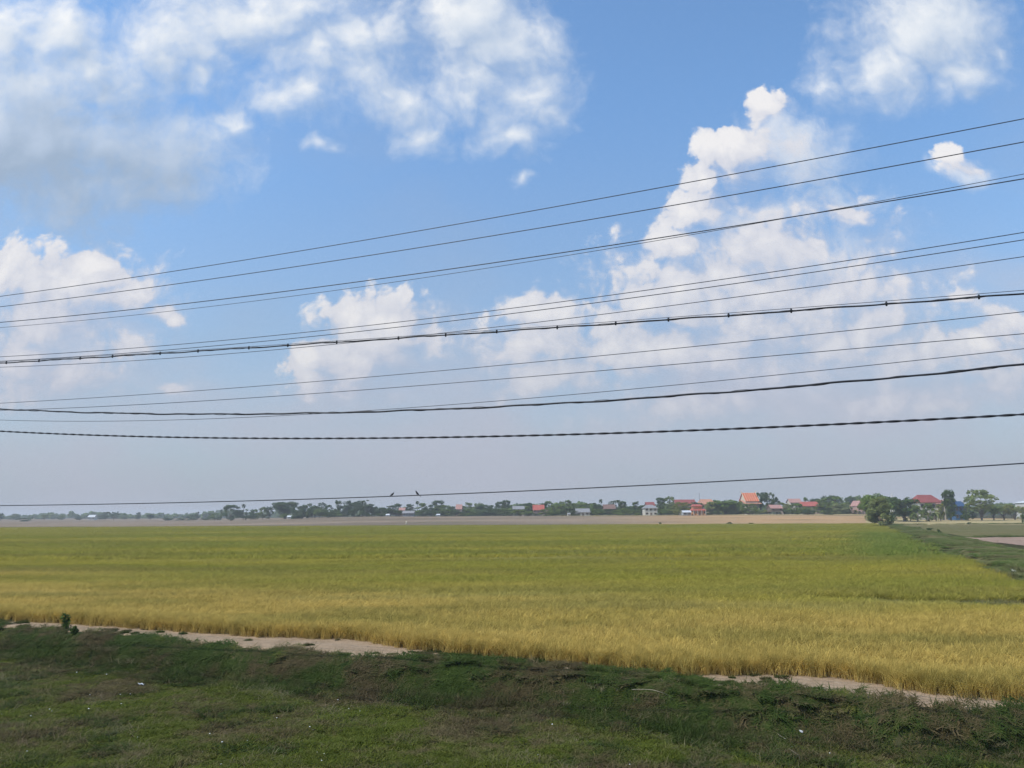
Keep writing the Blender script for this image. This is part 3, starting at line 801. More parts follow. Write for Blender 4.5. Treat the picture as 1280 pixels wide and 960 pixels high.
TREE_CACHE = {}
def tree_meshes(form, leafkind, variant, detail=1.0):
    """unit-height tree: crown and trunk meshes"""
    key = (form, leafkind, variant, detail)
    if key in TREE_CACHE: return TREE_CACHE[key]
    rg = np.random.default_rng(len(form) * 131 + ord(form[0]) * 17 + variant * 31)
    cl, limbs = [], []
    def limb(p, r0_, r1_, k=4):
        a = np.array([0, 0, 0.12]); p = np.array(p)
        pts = [a + (p - a) * t + np.array([rg.normal(0, .012), rg.normal(0, .012), 0.06 * math.sin(math.pi * t)]) for t in np.linspace(0, 1, k)]
        limbs.append(([tuple(q) for q in pts], list(np.linspace(r0_, r1_, k)), 5))
    if form == 'round':
        for i in range(int(26 * detail)):
            d = rg.normal(0, 1, 3); d /= np.linalg.norm(d); d[2] = d[2] * .9
            rr = rg.uniform(.55, 1.0)
            cl.append((d[0] * .40 * rr, d[1] * .40 * rr, .58 + d[2] * .33 * rr, rg.uniform(.09, .15), .8))
        trunk_top, tr = .45, .032
    elif form == 'bushy':
        for i in range(int(28 * detail)):
            a = rg.uniform(0, 6.28); h = rg.uniform(.12, .93); w = .46 * (1 - (h - .35) ** 2 * 1.7) * math.sqrt(rg.uniform(.15, 1))
            cl.append((math.cos(a) * w, math.sin(a) * w, h, rg.uniform(.08, .15), .75))
        trunk_top, tr = .4, .028
    elif form == 'tall':
        for i in range(int(40 * detail)):
            h = rg.uniform(.16, .97); a = rg.uniform(0, 6.28); w = .23 * (1.1 - abs(h - .6) * 1.3) * math.sqrt(rg.uniform(.1, 1))
            cl.append((math.cos(a) * w, math.sin(a) * w, h, rg.uniform(.055, .10), .95))
        trunk_top, tr = .8, .022
    elif form == 'feathery':
        for i in range(int(42 * detail)):
            a = rg.uniform(0, 6.28); h = rg.uniform(.34, .98); w = (.10 + .30 * math.sin(math.pi * (h - .2) / .9)) * rg.uniform(.3, 1.1)
            cl.append((math.cos(a) * w, math.sin(a) * w, h, rg.uniform(.05, .10), .7))
        trunk_top, tr = .6, .022
    elif form == 'umbrella':
        for i in range(int(34 * detail)):
            a = rg.uniform(0, 6.28); w = .55 * math.sqrt(rg.uniform(.02, 1))
            cl.append((math.cos(a) * w, math.sin(a) * w, .76 - w * w * .6 + rg.normal(0, .10), rg.uniform(.08, .13), .65))
        trunk_top, tr = .5, .03
    elif form == 'shrub':
        for i in range(int(16 * detail)):
            a = rg.uniform(0, 6.28); h = rg.uniform(.10, .85); w = .75 * (1 - h * .6) * math.sqrt(rg.uniform(.05, 1))
            cl.append((math.cos(a) * w, math.sin(a) * w, h, rg.uniform(.14, .22), .7))
        trunk_top, tr = .3, .02
    if form in ('palm', 'banana'):
        Vs, Fs, Rs, off = [], [], [], 0
        nf = 34 if form == 'palm' else 11
        for i in range(nf):
            a = rg.uniform(0, 6.28); el = rg.uniform(-.7, 1.4) if form == 'palm' else rg.uniform(.35, 1.3)
            L = rg.uniform(.13, .17) if form == 'palm' else rg.uniform(.40, .6)
            base = np.array([0, 0, .86 if form == 'palm' else .38])
            wd = .030 if form == 'palm' else .055
            pts = []
            for t in np.linspace(0, 1, 5):
                e2 = el - t * t * (.55 if form == 'palm' else 1.3)
                pts.append(base + L * t * np.array([math.cos(a) * math.cos(e2), math.sin(a) * math.cos(e2), math.sin(e2)]))
            side = np.array([-math.sin(a), math.cos(a), 0.15])
            prof = [.15, .5, .95, 1.0, .35] if form == 'palm' else [.25, .8, 1.0, .8, .1]
            v = np.concatenate([[p - side * wd * w_, p + side * wd * w_] for p, w_ in zip(pts, prof)])
            f = np.array([(2 * j, 2 * j + 1, 2 * j + 3, 2 * j + 2) for j in range(4)])
            Vs.append(v); Fs.append(f + off); Rs.append(np.full(10, rg.uniform(0, 1))); off += 10
        V, F, Rr = np.concatenate(Vs), np.concatenate(Fs), np.concatenate(Rs)
        limbs.append(([(0, 0, -.03), (.006, .004, .3), (-.004, .006, .6), (0, 0, .88)] if form == 'palm' else [(0, 0, -.03), (.01, 0, .2), (0, .01, .42)],
                      [.024, .018, .015, .013] if form == 'palm' else [.035, .03, .02], 7))
    else:
        V, F, Rr = leaf_cloud(cl, .056 / detail ** .5, rg, 26 * detail)
        limbs.append(([(0, 0, -.04), (rg.normal(0, .008), rg.normal(0, .008), trunk_top * .4), (rg.normal(0, .02), rg.normal(0, .02), trunk_top)], [tr * 1.35, tr, tr * .45], 8))
        for c_ in cl[::max(1, len(cl) // 9)]:
            limb((c_[0] * .85, c_[1] * .85, c_[2]), tr * .5, tr * .12)
    cm = np_mesh('crown', V, F, [LEAF[leafkind]], {'rnd': Rr})
    tm = tubes_mesh('trunk', limbs, [M_BARK])
    TREE_CACHE[key] = (cm, tm)
    return cm, tm

def tree(name, px, top, Y, wpx, form, leafkind, label, cat='tree', group=None, base_px=None, variant=None, detail=1.0, bottom=0.0):
    """a tree whose top shows at (px, top) in the photo, standing at depth Y; wpx: width of the crown in photo pixels"""
    p = at_depth(px, top, Y)
    z = float(terrain(p.x, Y))
    h = max(1.0, p.z - z)
    w = wpx * 1.22 * Y / FPX
    var = rng.randrange(3) if variant is None else variant
    cm, tm = tree_meshes(form, leafkind, var, detail)
    o = bpy.data.objects.new(name, None); C.objects.link(o)
    o.location = (p.x, Y, z - 0.05)
    natural = {'round': .98, 'bushy': 1.02, 'tall': .52, 'feathery': .70, 'umbrella': 1.2, 'shrub': 1.6, 'palm': .30, 'banana': .9}[form]
    s = w / natural if form not in ('palm',) else h
    o.scale = (s, s, h)
    o.rotation_euler = (0, 0, rng.uniform(0, 6.28))
    tag(o, label, cat, group)
    link('crown', cm, o); link('trunk', tm, o)
    return o

# --- named trees, right to left:   px, top, depth, width px, form, leaves, label
TREES = [
    (1097, 621, 226, 27, 'bushy', 'pale', 'pale-tipped bushy tree standing alone at the end of the rough bank', 2.6),
    (1092, 613, 300, 35, 'round', 'mid', 'tall green tree close behind the lone bushy tree at the end of the bank', 1.8),
    (1128, 618, 330, 38, 'round', 'dark', 'broad dark-green tree between the lone bank tree and the red-roofed tall house', 1.6),
    (1115, 621, 345, 22, 'bushy', 'dark', 'dark tree filling the gap in front of the white stupa', 1.4),
    (1160, 629, 334, 15, 'bushy', 'mid', 'leafy green tree in front of the middle of the red-roofed tall house', 1.2),
    (1136, 626, 340, 16, 'bushy', 'pale', 'pale green tree at the left corner of the red-roofed tall house', 1.2),
    (1145, 630, 322, 14, 'bushy', 'mid', 'small leafy tree at the left foot of the red-roofed tall house', 1),
    (1185, 612, 352, 14, 'tall', 'dark', 'narrow column-shaped tree beside the blue house', 1.4),
    (1197, 624, 398, 20, 'round', 'yellow', 'yellow-green tree rising behind the blue house', 1),
    (1208, 630, 350, 17, 'bushy', 'dark', 'dark low-branched tree just right of the blue house', 1.2),
    (1223, 611, 345, 24, 'feathery', 'pale', 'tallest open-crowned grey-green tree on the right with a dark forked trunk', 1.6),
    (1240, 628, 352, 20, 'umbrella', 'mid', 'young spreading tree right beside the tall grey-green tree', 1.2),
    (1253, 629, 356, 20, 'umbrella', 'yellow', 'yellow-green orchard tree second from the white building', 1.2),
    (1267, 632, 358, 20, 'umbrella', 'pale', 'pale orchard tree next to the white building', 1.2),
    (1279, 634, 350, 12, 'bushy', 'yellow', 'leafy shrub-like tree cut by the photo edge below the white building', 1),
    (1156, 631, 340, 12, 'banana', 'yellow', 'banana plant in front of the red-roofed tall house, left one', 1),
    (1168, 629, 340, 11, 'banana', 'pale', 'banana plant in front of the red-roofed tall house, right one', 1),
    (1174, 630, 345, 10, 'tall', 'yellow', 'thin yellow-green tree between the banana plants and the column-shaped tree', 1),
    (357, 624, 560, 29, 'round', 'dark', 'big round dark tree, largest on the left half of the tree line', 1.8),
    (305, 629, 575, 0, 'palm', 'dark', 'sugar palm rising out of the left dark thicket', 1),
    (522, 625, 540, 0, 'palm', 'dark', 'sugar palm above the trees right under the two birds', 1),
    (751, 623, 470, 0, 'palm', 'dark', 'lone sugar palm above the brown stilt house', 1),
    (388, 628, 560, 0, 'palm', 'dark', 'small sugar palm next to the big round tree', 1),
    (290, 631, 570, 24, 'bushy', 'dark', 'wide dark bushy tree, leftmost of the left thicket', 1),
    (308, 634, 572, 20, 'bushy', 'dark', 'dark bushy tree at the foot of the left sugar palm', 1),
    (320, 636, 580, 10, 'bushy', 'mid', 'small tree in the gap between thicket and round tree', 1),
    (329, 633, 570, 13, 'bushy', 'mid', 'medium tree just left of the twin-topped dark tree', 1),
    (337, 631, 575, 11, 'round', 'dark', 'round-topped dark tree just left of the big round tree', 1),
    (357, 641, 548, 16, 'shrub', 'mid', 'green shrub at the foot of the big round tree', 1),
    (826, 621, 455, 12, 'tall', 'dark', 'tall dark tree right behind the white two-storey house', 1),
    (836, 621, 450, 12, 'tall', 'mid', 'tall green tree between the white two-storey house and the long red roof', 1),
    (851, 627, 425, 22, 'bushy', 'yellow', 'yellow-green bushy tree below the long red roof', 1.2),
    (906, 623, 428, 40, 'round', 'mid', 'broad rounded green tree between the orange house and the temple', 1.5),
    (889, 627, 424, 22, 'bushy', 'pale', 'pale bushy tree right beside the orange house', 1.2),
    (921, 628, 430, 20, 'bushy', 'yellow', 'yellow-green tree in front of the temple left end', 1.2),
    (936, 629, 420, 20, 'bushy', 'mid', 'leafy tree directly below the temple roof', 1.2),
    (950, 616, 452, 13, 'feathery', 'dark', 'tall dark clump-crowned tree right of the temple roof', 1.3),
    (960, 615, 450, 14, 'feathery', 'dark', 'tallest clump-crowned tree above the small pink-roofed house', 1.3),
    (968, 621, 455, 9, 'feathery', 'dark', 'shorter open-crowned tree right of the tallest clump-crowned tree', 1.2),
    (997, 629, 428, 26, 'bushy', 'mid', 'green bushy tree left of the bright red roof', 1.2),
    (1007, 622, 490, 8, 'tall', 'mid', 'thin treetop peeping above the bright red roof', 1),
    (1010, 635, 412, 22, 'shrub', 'dark', 'dark garden shrub in front of the bright red-roofed house', 1),
    (1031, 628, 425, 24, 'bushy', 'mid', 'green tree just right of the bright red roof', 1.2),
    (1034, 637, 408, 16, 'shrub', 'dark', 'dark round shrub right of the bright red-roofed house', 1),
    (1050, 629, 425, 22, 'feathery', 'pale', 'pale twiggy tree left of the pink gable house', 1.2),
    (1018, 620, 560, 15, 'round', 'dark', 'smaller hazy treetop behind the bright red roof', 1),
    (1037, 616, 570, 22, 'round', 'dark', 'largest rounded hazy treetop on the right skyline', 1.3),
    (1062, 617, 575, 14, 'round', 'dark', 'hazy treetop in the skyline above the pink gable house', 1.2),
    (1072, 617, 575, 13, 'round', 'mid', 'hazy treetop right next to the tall green bank trees', 1.2),
]
for px, top, Y, w, form, lk, label, det in TREES:
    tree({'palm': 'sugar_palm', 'banana': 'banana_plant', 'shrub': 'garden_shrub'}.get(form, 'tree'), px, top, Y, w, form, lk, label,
         {'palm': 'palm', 'banana': 'banana plant', 'shrub': 'shrub'}.get(form, 'tree'), detail=det)

# --- the crowded village tree line: every crown its own tree
PROFILE = [(376,632),(384,628),(393,630),(402,629),(411,631),(425,627),(434,627),(443,625),(452,625),(461,629),(470,634),(479,635),(488,631),(498,629),(508,632),
           (515,630),(530,629),(538,631),(547,627),(556,632),(566,632),(578,632),(588,629),(597,627),(607,631),(617,631),(627,627),(634,625),(641,629),(650,631),(658,630),
           (668,630),(678,631),(686,628),(694,629),(702,630),(709,627),(717,630),(724,629),(732,627),(741,630),(748,631),(760,632),(769,627),(777,627),(786,634),(794,627),(801,630),
           (815,628),(843,631),(868,630),(884,629),(896,628),(913,627),(975,629),(985,629),(1022,624),(1040,622),(1056,626),(1078,622)]
FORMN = {'round': 'round-crowned', 'bushy': 'bushy', 'tall': 'slender', 'feathery': 'open-crowned'}
auto = []
for i, (px, top) in enumerate(PROFILE):
    px += rng.uniform(-2, 2)
    form = rng.choice(['round', 'bushy', 'bushy', 'feathery', 'tall'])
    lk = rng.choice(['dark', 'dark', 'mid']) if px < 800 else rng.choice(['dark', 'mid', 'pale', 'mid'])
    w = rng.uniform(14, 22) if form != 'tall' else rng.uniform(8, 11)
    Y = rng.uniform(450, 500) if px > 640 else rng.uniform(520, 580)
    auto.append((px, top + rng.uniform(-2.2, 0.4), Y, w, form, lk, 'tall'))
x = 368.0
while x < 1075:                      # lower, nearer layer
    form = rng.choice(['bushy', 'bushy', 'round', 'shrub'])
    lk = rng.choice(['dark', 'mid', 'dark']) if x < 800 else rng.choice(['mid', 'pale', 'dark', 'yellow'])
    if not (803 < x < 823 or 851 < x < 882 or 719 < x < 738 or 963 < x < 974 or 666 < x < 680 or 503 < x < 518):
        auto.append((x, rng.uniform(634, 639), rng.uniform(418, 440) if x > 640 else rng.uniform(505, 530), rng.uniform(13, 20), form, lk, 'low'))
    x += rng.uniform(8.5, 13)
LEAFN = {'dark': 'dark green', 'mid': 'mid green', 'pale': 'pale green', 'yellow': 'yellow-green'}
LANDMARKS = [(357, 'the big round tree'), (440, 'the dark clump left of the birds'), (505, 'the birds on the wire'), (575, 'the faint pink house'), (648, 'the grey stilt house'), (673, 'the red stilt house'),
             (728, 'the low white house'), (760, 'the brown stilt house'), (812, 'the white two-storey house'), (855, 'the long red roof'), (872, 'the orange house'),
             (935, 'the temple'), (968, 'the small pink-roofed house'), (1011, 'the bright red roof'), (1070, 'the pink gable house')]
auto.sort(key=lambda a: a[0])
def lab(a):
    lm = min(LANDMARKS, key=lambda l: abs(l[0] - a[0]))
    d = a[0] - lm[0]
    rel = 'behind' if abs(d) < 5 and a[6] == 'tall' else 'in front of' if abs(d) < 5 else ('to the left of' if d < 0 else 'to the right of')
    size = 'low' if a[6] == 'low' else 'taller'
    kind = 'shrub' if a[4] == 'shrub' else f"{FORMN[a[4]]} tree"
    return f"{size} {LEAFN[a[5]]} {kind} {rel} {lm[1]}".replace("to the left of", "left of").replace("to the right of", "right of")
labs = [lab(a) for a in auto]
for i, a in enumerate(auto):
    same = [j for j, l in enumerate(labs) if l == labs[i]]
    label = labs[i]
    if len(same) > 1:
        nth = ['first', 'second', 'third', 'fourth', 'fifth', 'sixth'][same.index(i)]
        label = f"{nth} {labs[i]}"
    tree('garden_shrub' if a[4] == 'shrub' else 'village_tree', *a[:6], label, 'shrub' if a[4] == 'shrub' else 'tree', 'trees along the village edge' if a[4] != 'shrub' else 'shrubs along the village edge')

# --- scattered trees on the hazy plain at the left
for px, top, Y, w, form, lk, label in [
    (2, 640, 820, 8, 'round', 'dark', 'dark round tree at the very left edge of the hazy plain'),
    (17, 642, 900, 6, 'feathery', 'mid', 'thin open tree right of the edge tree on the hazy plain'),
    (39, 643, 900, 5, 'bushy', 'mid', 'small bushy tree left of the forked pale tree on the plain'),
    (56, 642, 880, 7, 'umbrella', 'pale', 'forked pale-trunked tree on the hazy plain'),
    (75, 643, 900, 7, 'bushy', 'mid', 'broad low tree left of the lone dark cone tree on the plain'),
    (99, 643, 800, 6, 'bushy', 'dark', 'lone dark cone-shaped tree left of the white shed'),
    (125, 642, 900, 9, 'bushy', 'dark', 'dark bushy tree right beside the white shed'),
    (132, 640, 880, 8, 'tall', 'dark', 'taller dark tree second right of the white shed'),
    (143, 639, 820, 12, 'umbrella', 'dark', 'spreading tree with a visible trunk on the hazy plain'),
    (156, 642, 900, 9, 'bushy', 'mid', 'bushy tree right of the spreading tree on the plain'),
    (173, 640, 900, 6, 'tall', 'dark', 'pointed tree on the hazy plain'),
    (188, 641, 820, 9, 'round', 'dark', 'round dark tree right of the pointed tree on the plain'),
    (207, 645, 760, 6, 'bushy', 'dark', 'little bush-like tree above the low hedge left end'),
    (238, 643, 760, 7, 'feathery', 'dark', 'open tree above the middle of the low hedge'),
    (247, 640, 780, 6, 'tall', 'dark', 'slender tree above the right part of the low hedge'),
    (262, 641, 790, 3, 'tall', 'dark', 'very thin tree between hedge and left thicket'),
    (277, 636, 700, 3, 'tall', 'dark', 'thin pole-like tree just left of the left thicket'),
    (269, 641, 640, 14, 'bushy', 'mid', 'low green tree touching the left side of the thicket')]:
    tree('plain_tree', px, top, Y, w, form, lk, label, 'tree', 'trees on the hazy plain')
for px, w, label in [(28, 22, 'low dark bush patch on the plain at far left'), (212, 16, 'left end of the low dark hedge bushes on the plain'), (227, 14, 'hedge bush second from the left on the plain'), (240, 15, 'hedge bush in the middle of the low dark row'),
                     (256, 16, 'hedge bush fourth from the left, beside pale stubble'), (272, 14, 'right end bush of the low hedge before the thicket')]:
    tree('hedge_bush', px, 647.2, 700, w, 'shrub', 'dark', label, 'bush', 'low hedge bushes on the plain')
for px, top, Y, w, lk, label in [(1163, 671.5, 172, 12, 'dark', 'dark brown-green bush on the rough bank'), (1174, 674, 160, 8, 'dark', 'smaller bush right of the dark bush on the rough bank'), (1150, 669, 185, 8, 'dark', 'low bush left of the dark bush on the rough bank'),
                                 (912, 652, 276, 9, 'dark', 'low dark tuft bush on the far rim of the paddy below the temple'), (938, 653, 273, 9, 'dark', 'flat tuft bush on the far paddy rim right of the tuft below the temple'),
                                 (825, 652.6, 280, 6, 'dark', 'small tuft bush on the far paddy rim below the white house'), (1212, 652.5, 258, 6, 'dark', 'little dark bush at the far edge of the ploughed land'), (1279, 641, 268, 6, 'dark', 'dark bush cut by the right photo edge before the orchard')]:
    tree('wild_bush', px, top, Y, w, 'shrub', lk, label, 'bush')

# --- far-off wood that closes the plain: reads as one mass
cl, rg = [], np.random.default_rng(5)
for i in range(900):
    u = rg.uniform(-0.80, 0.80); Y = rg.uniform(1150, 1500) if u < -0.1 else rg.uniform(680, 1000)
    hgt = (10.5 + 2.5 * math.sin(u * 31) + 1.5 * math.sin(u * 83 + 1) + rg.uniform(-2.5, 1.5))
    for k in range(2):
        r = rg.uniform(2.6, 4.6)
        z = float(terrain(u * Y, Y))
        cl.append((u * Y + rg.uniform(-6, 6), Y, z + rg.uniform(1, max(2, hgt - r)), r, .8))
Vs, Rs = [], []
V, F, Rr = leaf_cloud(cl, 2.6, rg, 0.045)
wood = link('far_wood', np_mesh('far_wood', V, F, [LEAF['mid']], {'rnd': Rr}))
tag(wood, kind='stuff')
# ------------------------------------------------------------------ houses of the village
def flat_mat(name, a, b, rough=0.8, scale=0.6, stripes=None):
    m, N = material(name)
    p = N.n('ShaderNodeTexCoord').outputs['Object']
    col = N.mix(N.step(N.noise(p, scale, 5.0, 0.6), 0.3, 0.7), a, b)
    if stripes:
        x, y, z = N.xyz(p)
        w = N.m('SINE', N.m('MULTIPLY', x, stripes))
        col = N.mix(N.step(w, 0.2, 0.9, 0.0, 0.35), col, tuple(c * 0.55 for c in a))
    bs = N.n('ShaderNodeBsdfPrincipled', {'Base Color': col, 'Roughness': rough})
    bs.inputs['Specular IOR Level'].default_value = 0.3
    finish(N, bs.outputs[0])
    return m
PAINT = {
    'white': flat_mat('white_wash', (0.58, 0.55, 0.48), (0.46, 0.43, 0.37)),
    'cream': flat_mat('cream_wall', (0.60, 0.52, 0.40), (0.50, 0.44, 0.34)),
    'orange': flat_mat('orange_wall', (0.60, 0.28, 0.11), (0.50, 0.25, 0.11)),
    'pink': flat_mat('pink_wall', (0.50, 0.32, 0.27), (0.42, 0.28, 0.24)),
    'wood': flat_mat('weathered_timber', (0.20, 0.155, 0.12), (0.14, 0.105, 0.08)),
    'grey': flat_mat('grey_wall', (0.34, 0.35, 0.35), (0.27, 0.28, 0.28)),
    'blue': flat_mat('blue_painted_metal', (0.045, 0.12, 0.23), (0.04, 0.10, 0.19)),
    'concrete': flat_mat('concrete', (0.46, 0.44, 0.40), (0.36, 0.34, 0.31)),
}
ROOF = {
    'red': flat_mat('red_roof', (0.30, 0.075, 0.06), (0.24, 0.065, 0.055), 0.6, 0.5, 6.0),
    'bright': flat_mat('bright_red_roof', (0.46, 0.115, 0.08), (0.37, 0.10, 0.075), 0.55, 0.5, 6.0),
    'orange': flat_mat('orange_temple_tiles', (0.58, 0.105, 0.045), (0.48, 0.09, 0.04), 0.5, 0.5, 5.0),
    'tan': flat_mat('sun_bleached_tile_roof', (0.52, 0.25, 0.15), (0.44, 0.22, 0.14), 0.7, 0.5, 5.0),
    'brown': flat_mat('brown_roof', (0.22, 0.13, 0.10), (0.17, 0.10, 0.08), 0.7, 0.5, 6.0),
    'pinkish': flat_mat('faded_pink_roof', (0.45, 0.24, 0.19), (0.37, 0.20, 0.17), 0.7, 0.5, 6.0),
    'grey': flat_mat('grey_metal_roof', (0.30, 0.29, 0.28), (0.24, 0.23, 0.22), 0.5, 0.5, 7.0),
    'white': flat_mat('pale_metal_roof', (0.64, 0.65, 0.65), (0.54, 0.55, 0.55), 0.45, 0.5, 7.0),
    'blue': flat_mat('blue_metal_roof', (0.04, 0.085, 0.17), (0.04, 0.075, 0.14), 0.45, 0.5, 7.0),
    'gold': flat_mat('gold_trim', (0.72, 0.50, 0.28), (0.66, 0.44, 0.24), 0.45),
}
M_DARK = flat_mat('dark_opening', (0.025, 0.024, 0.024), (0.04, 0.036, 0.034), 0.35)
M_FRAME = flat_mat('window_trim', (0.34, 0.24, 0.16), (0.28, 0.2, 0.14))

class MB:
    def __init__(s): s.v, s.f = [], []
    def box(s, x0, x1, y0, y1, z0, z1):
        n = len(s.v)
        s.v += [(x, y, z) for z in (z0, z1) for x, y in ((x0, y0), (x1, y0), (x1, y1), (x0, y1))]
        s.f += [tuple(n + i for i in q) for q in ((3, 2, 1, 0), (4, 5, 6, 7), (0, 1, 5, 4), (1, 2, 6, 5), (2, 3, 7, 6), (3, 0, 4, 7))]
        return s
    def poly(s, pts, faces):
        n = len(s.v); s.v += list(pts); s.f += [tuple(n + i for i in q) for q in faces]; return s
    def build(s, name, mat, parent=None):
        me = bpy.data.meshes.new(name)
        me.from_pydata([tuple(map(float, v)) for v in s.v], [], s.f)
        me.materials.append(mat); me.update()
        return link(name, me, parent)

def roof_slab(mb, x0, x1, y0, y1, z0, z1, hip=0.0, th=0.18, axis='x'):
    """gabled or hipped roof with real thickness; ridge along x (broadside) or y (gable towards the camera)"""
    if axis == 'x':
        ym = (y0 + y1) / 2
        P = [(x0, y0, z0), (x1, y0, z0), (x1, y1, z0), (x0, y1, z0), (x0 + hip, ym, z1), (x1 - hip, ym, z1)]
    else:
        xm = (x0 + x1) / 2
        P = [(x0, y1, z0), (x0, y0, z0), (x1, y0, z0), (x1, y1, z0), (xm, y1 - hip, z1), (xm, y0 + hip, z1)]
        P = [P[0], P[1], P[2], P[3], P[4], P[5]]
    D = [(a, b, c - th) for a, b, c in P]
    if axis == 'x':
        up = [(0, 1, 5, 4), (2, 3, 4, 5), (1, 2, 5), (3, 0, 4)] if hip else [(0, 1, 5, 4), (2, 3, 4, 5)]
    else:
        up = [(0, 1, 5, 4), (2, 3, 4, 5), (1, 2, 5), (3, 0, 4)] if hip else [(0, 1, 5, 4), (2, 3, 4, 5)]
    n = 6
    dn = [tuple(n + i for i in reversed(q)) for q in up]
    if axis == 'x':
        rim = [(0, 1), (1, 2), (2, 3), (3, 0)] if hip else [(0, 1), (1, 5), (5, 2), (2, 3), (3, 4), (4, 0)]
    else:
        rim = [(0, 1), (1, 2), (2, 3), (3, 0)] if hip else [(0, 1), (1, 5), (5, 2), (2, 3), (3, 4), (4, 0)]
    sides = [(b, a, n + a, n + b) for a, b in rim]
    return mb.poly(P + D, up + dn + sides)

def house(name, label, px, wpx, top, Y, wall, roof, base=None, eave=0.62, depth=7.0, kind='block', hip=0.0, axis='x', nwin=3, storeys=1, cat='house', yaw=0.0, open_below=False):
    """px: centre, wpx: width incl. eaves, top: ridge, all in photo pixels at depth Y; eave: fraction of the height at which the roof starts"""
    p = at_depth(px, top, Y)
    z = float(terrain(p.x, Y)) if base is None else at_depth(px, base, Y).z
    H = p.z - z; Wd = wpx * Y / FPX
    o = bpy.data.objects.new(name, None); C.objects.link(o)
    o.location = (p.x, Y, z); o.rotation_euler = (0, 0, yaw)
    tag(o, label, cat)
    hw, ov = Wd / 2, min(0.7, Wd * 0.06)
    ze = H * eave
    zb = 0.0
    if kind == 'stilt':
        zb = ze * 0.46
        for i in range(4):
            for y in (-depth / 2 + .3, depth / 2 - .3):
                xx = -hw + ov + .3 + (Wd - 2 * ov - .6) * i / 3
                MB().box(xx - .13, xx + .13, y - .13, y + .13, -.3, zb).build('stilt', PAINT['concrete'], o)
        MB().box(-hw + ov * .6, hw - ov * .6, -depth / 2 - .25, depth / 2, zb, zb + .18).build('floor_deck', PAINT['wood'], o)
        zb += .18
        sx = hw * .55
        MB().poly([(sx, -depth / 2 - .3, zb), (sx + 1.1, -depth / 2 - .3, zb), (sx + 1.1, -depth / 2 - 2.6, -.1), (sx, -depth / 2 - 2.6, -.1),
                   (sx, -depth / 2 - .3, zb - .2), (sx + 1.1, -depth / 2 - .3, zb - .2), (sx + 1.1, -depth / 2 - 2.6, -.3), (sx, -depth / 2 - 2.6, -.3)],
                  [(0, 3, 2, 1), (4, 5, 6, 7), (0, 1, 5, 4), (1, 2, 6, 5), (2, 3, 7, 6), (3, 0, 4, 7)]).build('stairs', PAINT['wood'], o)
    wx = hw - ov
    w = MB().box(-wx, wx, -depth / 2, depth / 2, zb - (0.3 if kind != 'stilt' else 0), ze)
    if axis == 'y' and not hip:
        w.poly([(-wx, -depth / 2, ze), (wx, -depth / 2, ze), (0, -depth / 2, H * .97), (-wx, depth / 2, ze), (wx, depth / 2, ze), (0, depth / 2, H * .97)], [(0, 1, 2), (4, 3, 5), (0, 2, 5, 3), (1, 4, 5, 2)])
    elif axis == 'x' and not hip:
        w.poly([(-wx, -depth / 2, ze), (-wx, depth / 2, ze), (-wx, 0, H * .97), (wx, -depth / 2, ze), (wx, depth / 2, ze), (wx, 0, H * .97)], [(1, 0, 2), (3, 4, 5), (0, 3, 5, 2), (4, 1, 2, 5)])
    w.build('wall', PAINT[wall], o)
    roof_slab(MB(), -hw, hw, -depth / 2 - ov, depth / 2 + ov, ze - .05, H, hip=hip * Wd, axis=axis).build('roof', ROOF[roof], o)
    fy = -depth / 2
    for s in range(storeys):
        z0, z1 = zb + (ze - zb) * s / storeys, zb + (ze - zb) * (s + 1) / storeys
        hh = z1 - z0
        for i in range(nwin):
            xc = -wx + 2 * wx * (i + .5) / nwin
            ww = min(1.3, 2 * wx / nwin * .5)
            if s == 0 and i == nwin // 2 and nwin > 1:
                dz = min(2.1, hh * .8)
                MB().box(xc - .5, xc + .5, fy - .05, fy + .02, z0 + .02, z0 + dz).build('door', PAINT['wood'], o)
                continue
            win = MB().box(xc - ww / 2 - .1, xc + ww / 2 + .1, fy - .06, fy + .03, z0 + hh * .34, z0 + hh * .80).build('window', M_FRAME, o)
            MB().box(xc - ww / 2, xc + ww / 2, fy - .075, fy - .03, z0 + hh * .38, z0 + hh * .77).build('pane', M_DARK, win)
    o['_dim'] = (hw, ov, ze, H, depth)
    return o

H1 = house('stilt_house', 'grey weathered stilt house half hidden in trees left of the red house', 648, 15, 632.5, 455, 'wood', 'grey', kind='stilt', eave=.70)
H2 = house('stilt_house', 'red stilt house with a large faded red roof', 673, 14.5, 631, 440, 'pink', 'bright', kind='stilt', eave=.55)
house('lean_to_shed', 'small brown lean-to shed right beside the red stilt house', 682.5, 7, 637, 438, 'wood', 'brown', eave=.7, nwin=1, depth=4)
house('white_house', 'low white house with a plain grey roof', 728, 18, 635.6, 430, 'white', 'grey', eave=.52, nwin=3)
house('stilt_house', 'brown stilt house with a dark brown roof under the lone palm', 761, 15, 630.5, 445, 'wood', 'brown', kind='stilt', eave=.62)
H6 = house('two_storey_house', 'white two-storey house with a grey hipped roof', 812, 17.5, 631, 425, 'white', 'grey', eave=.70, hip=.30, nwin=3, storeys=2, depth=8)
house('village_house', 'dark red roof showing just above the white two-storey house', 812, 11, 627.5, 462, 'wood', 'red', eave=.72, nwin=2, storeys=2)
house('long_hall', 'long hall with a red roof behind yellow-green trees', 855, 26, 624.4, 480, 'cream', 'red', eave=.66, nwin=5, depth=10, cat='hall')
house('tiled_hall', 'hall with a sun-bleached orange tiled roof left of the broad round tree', 882, 20, 624, 470, 'cream', 'tan', eave=.68, hip=.15, nwin=4, depth=9, cat='hall')
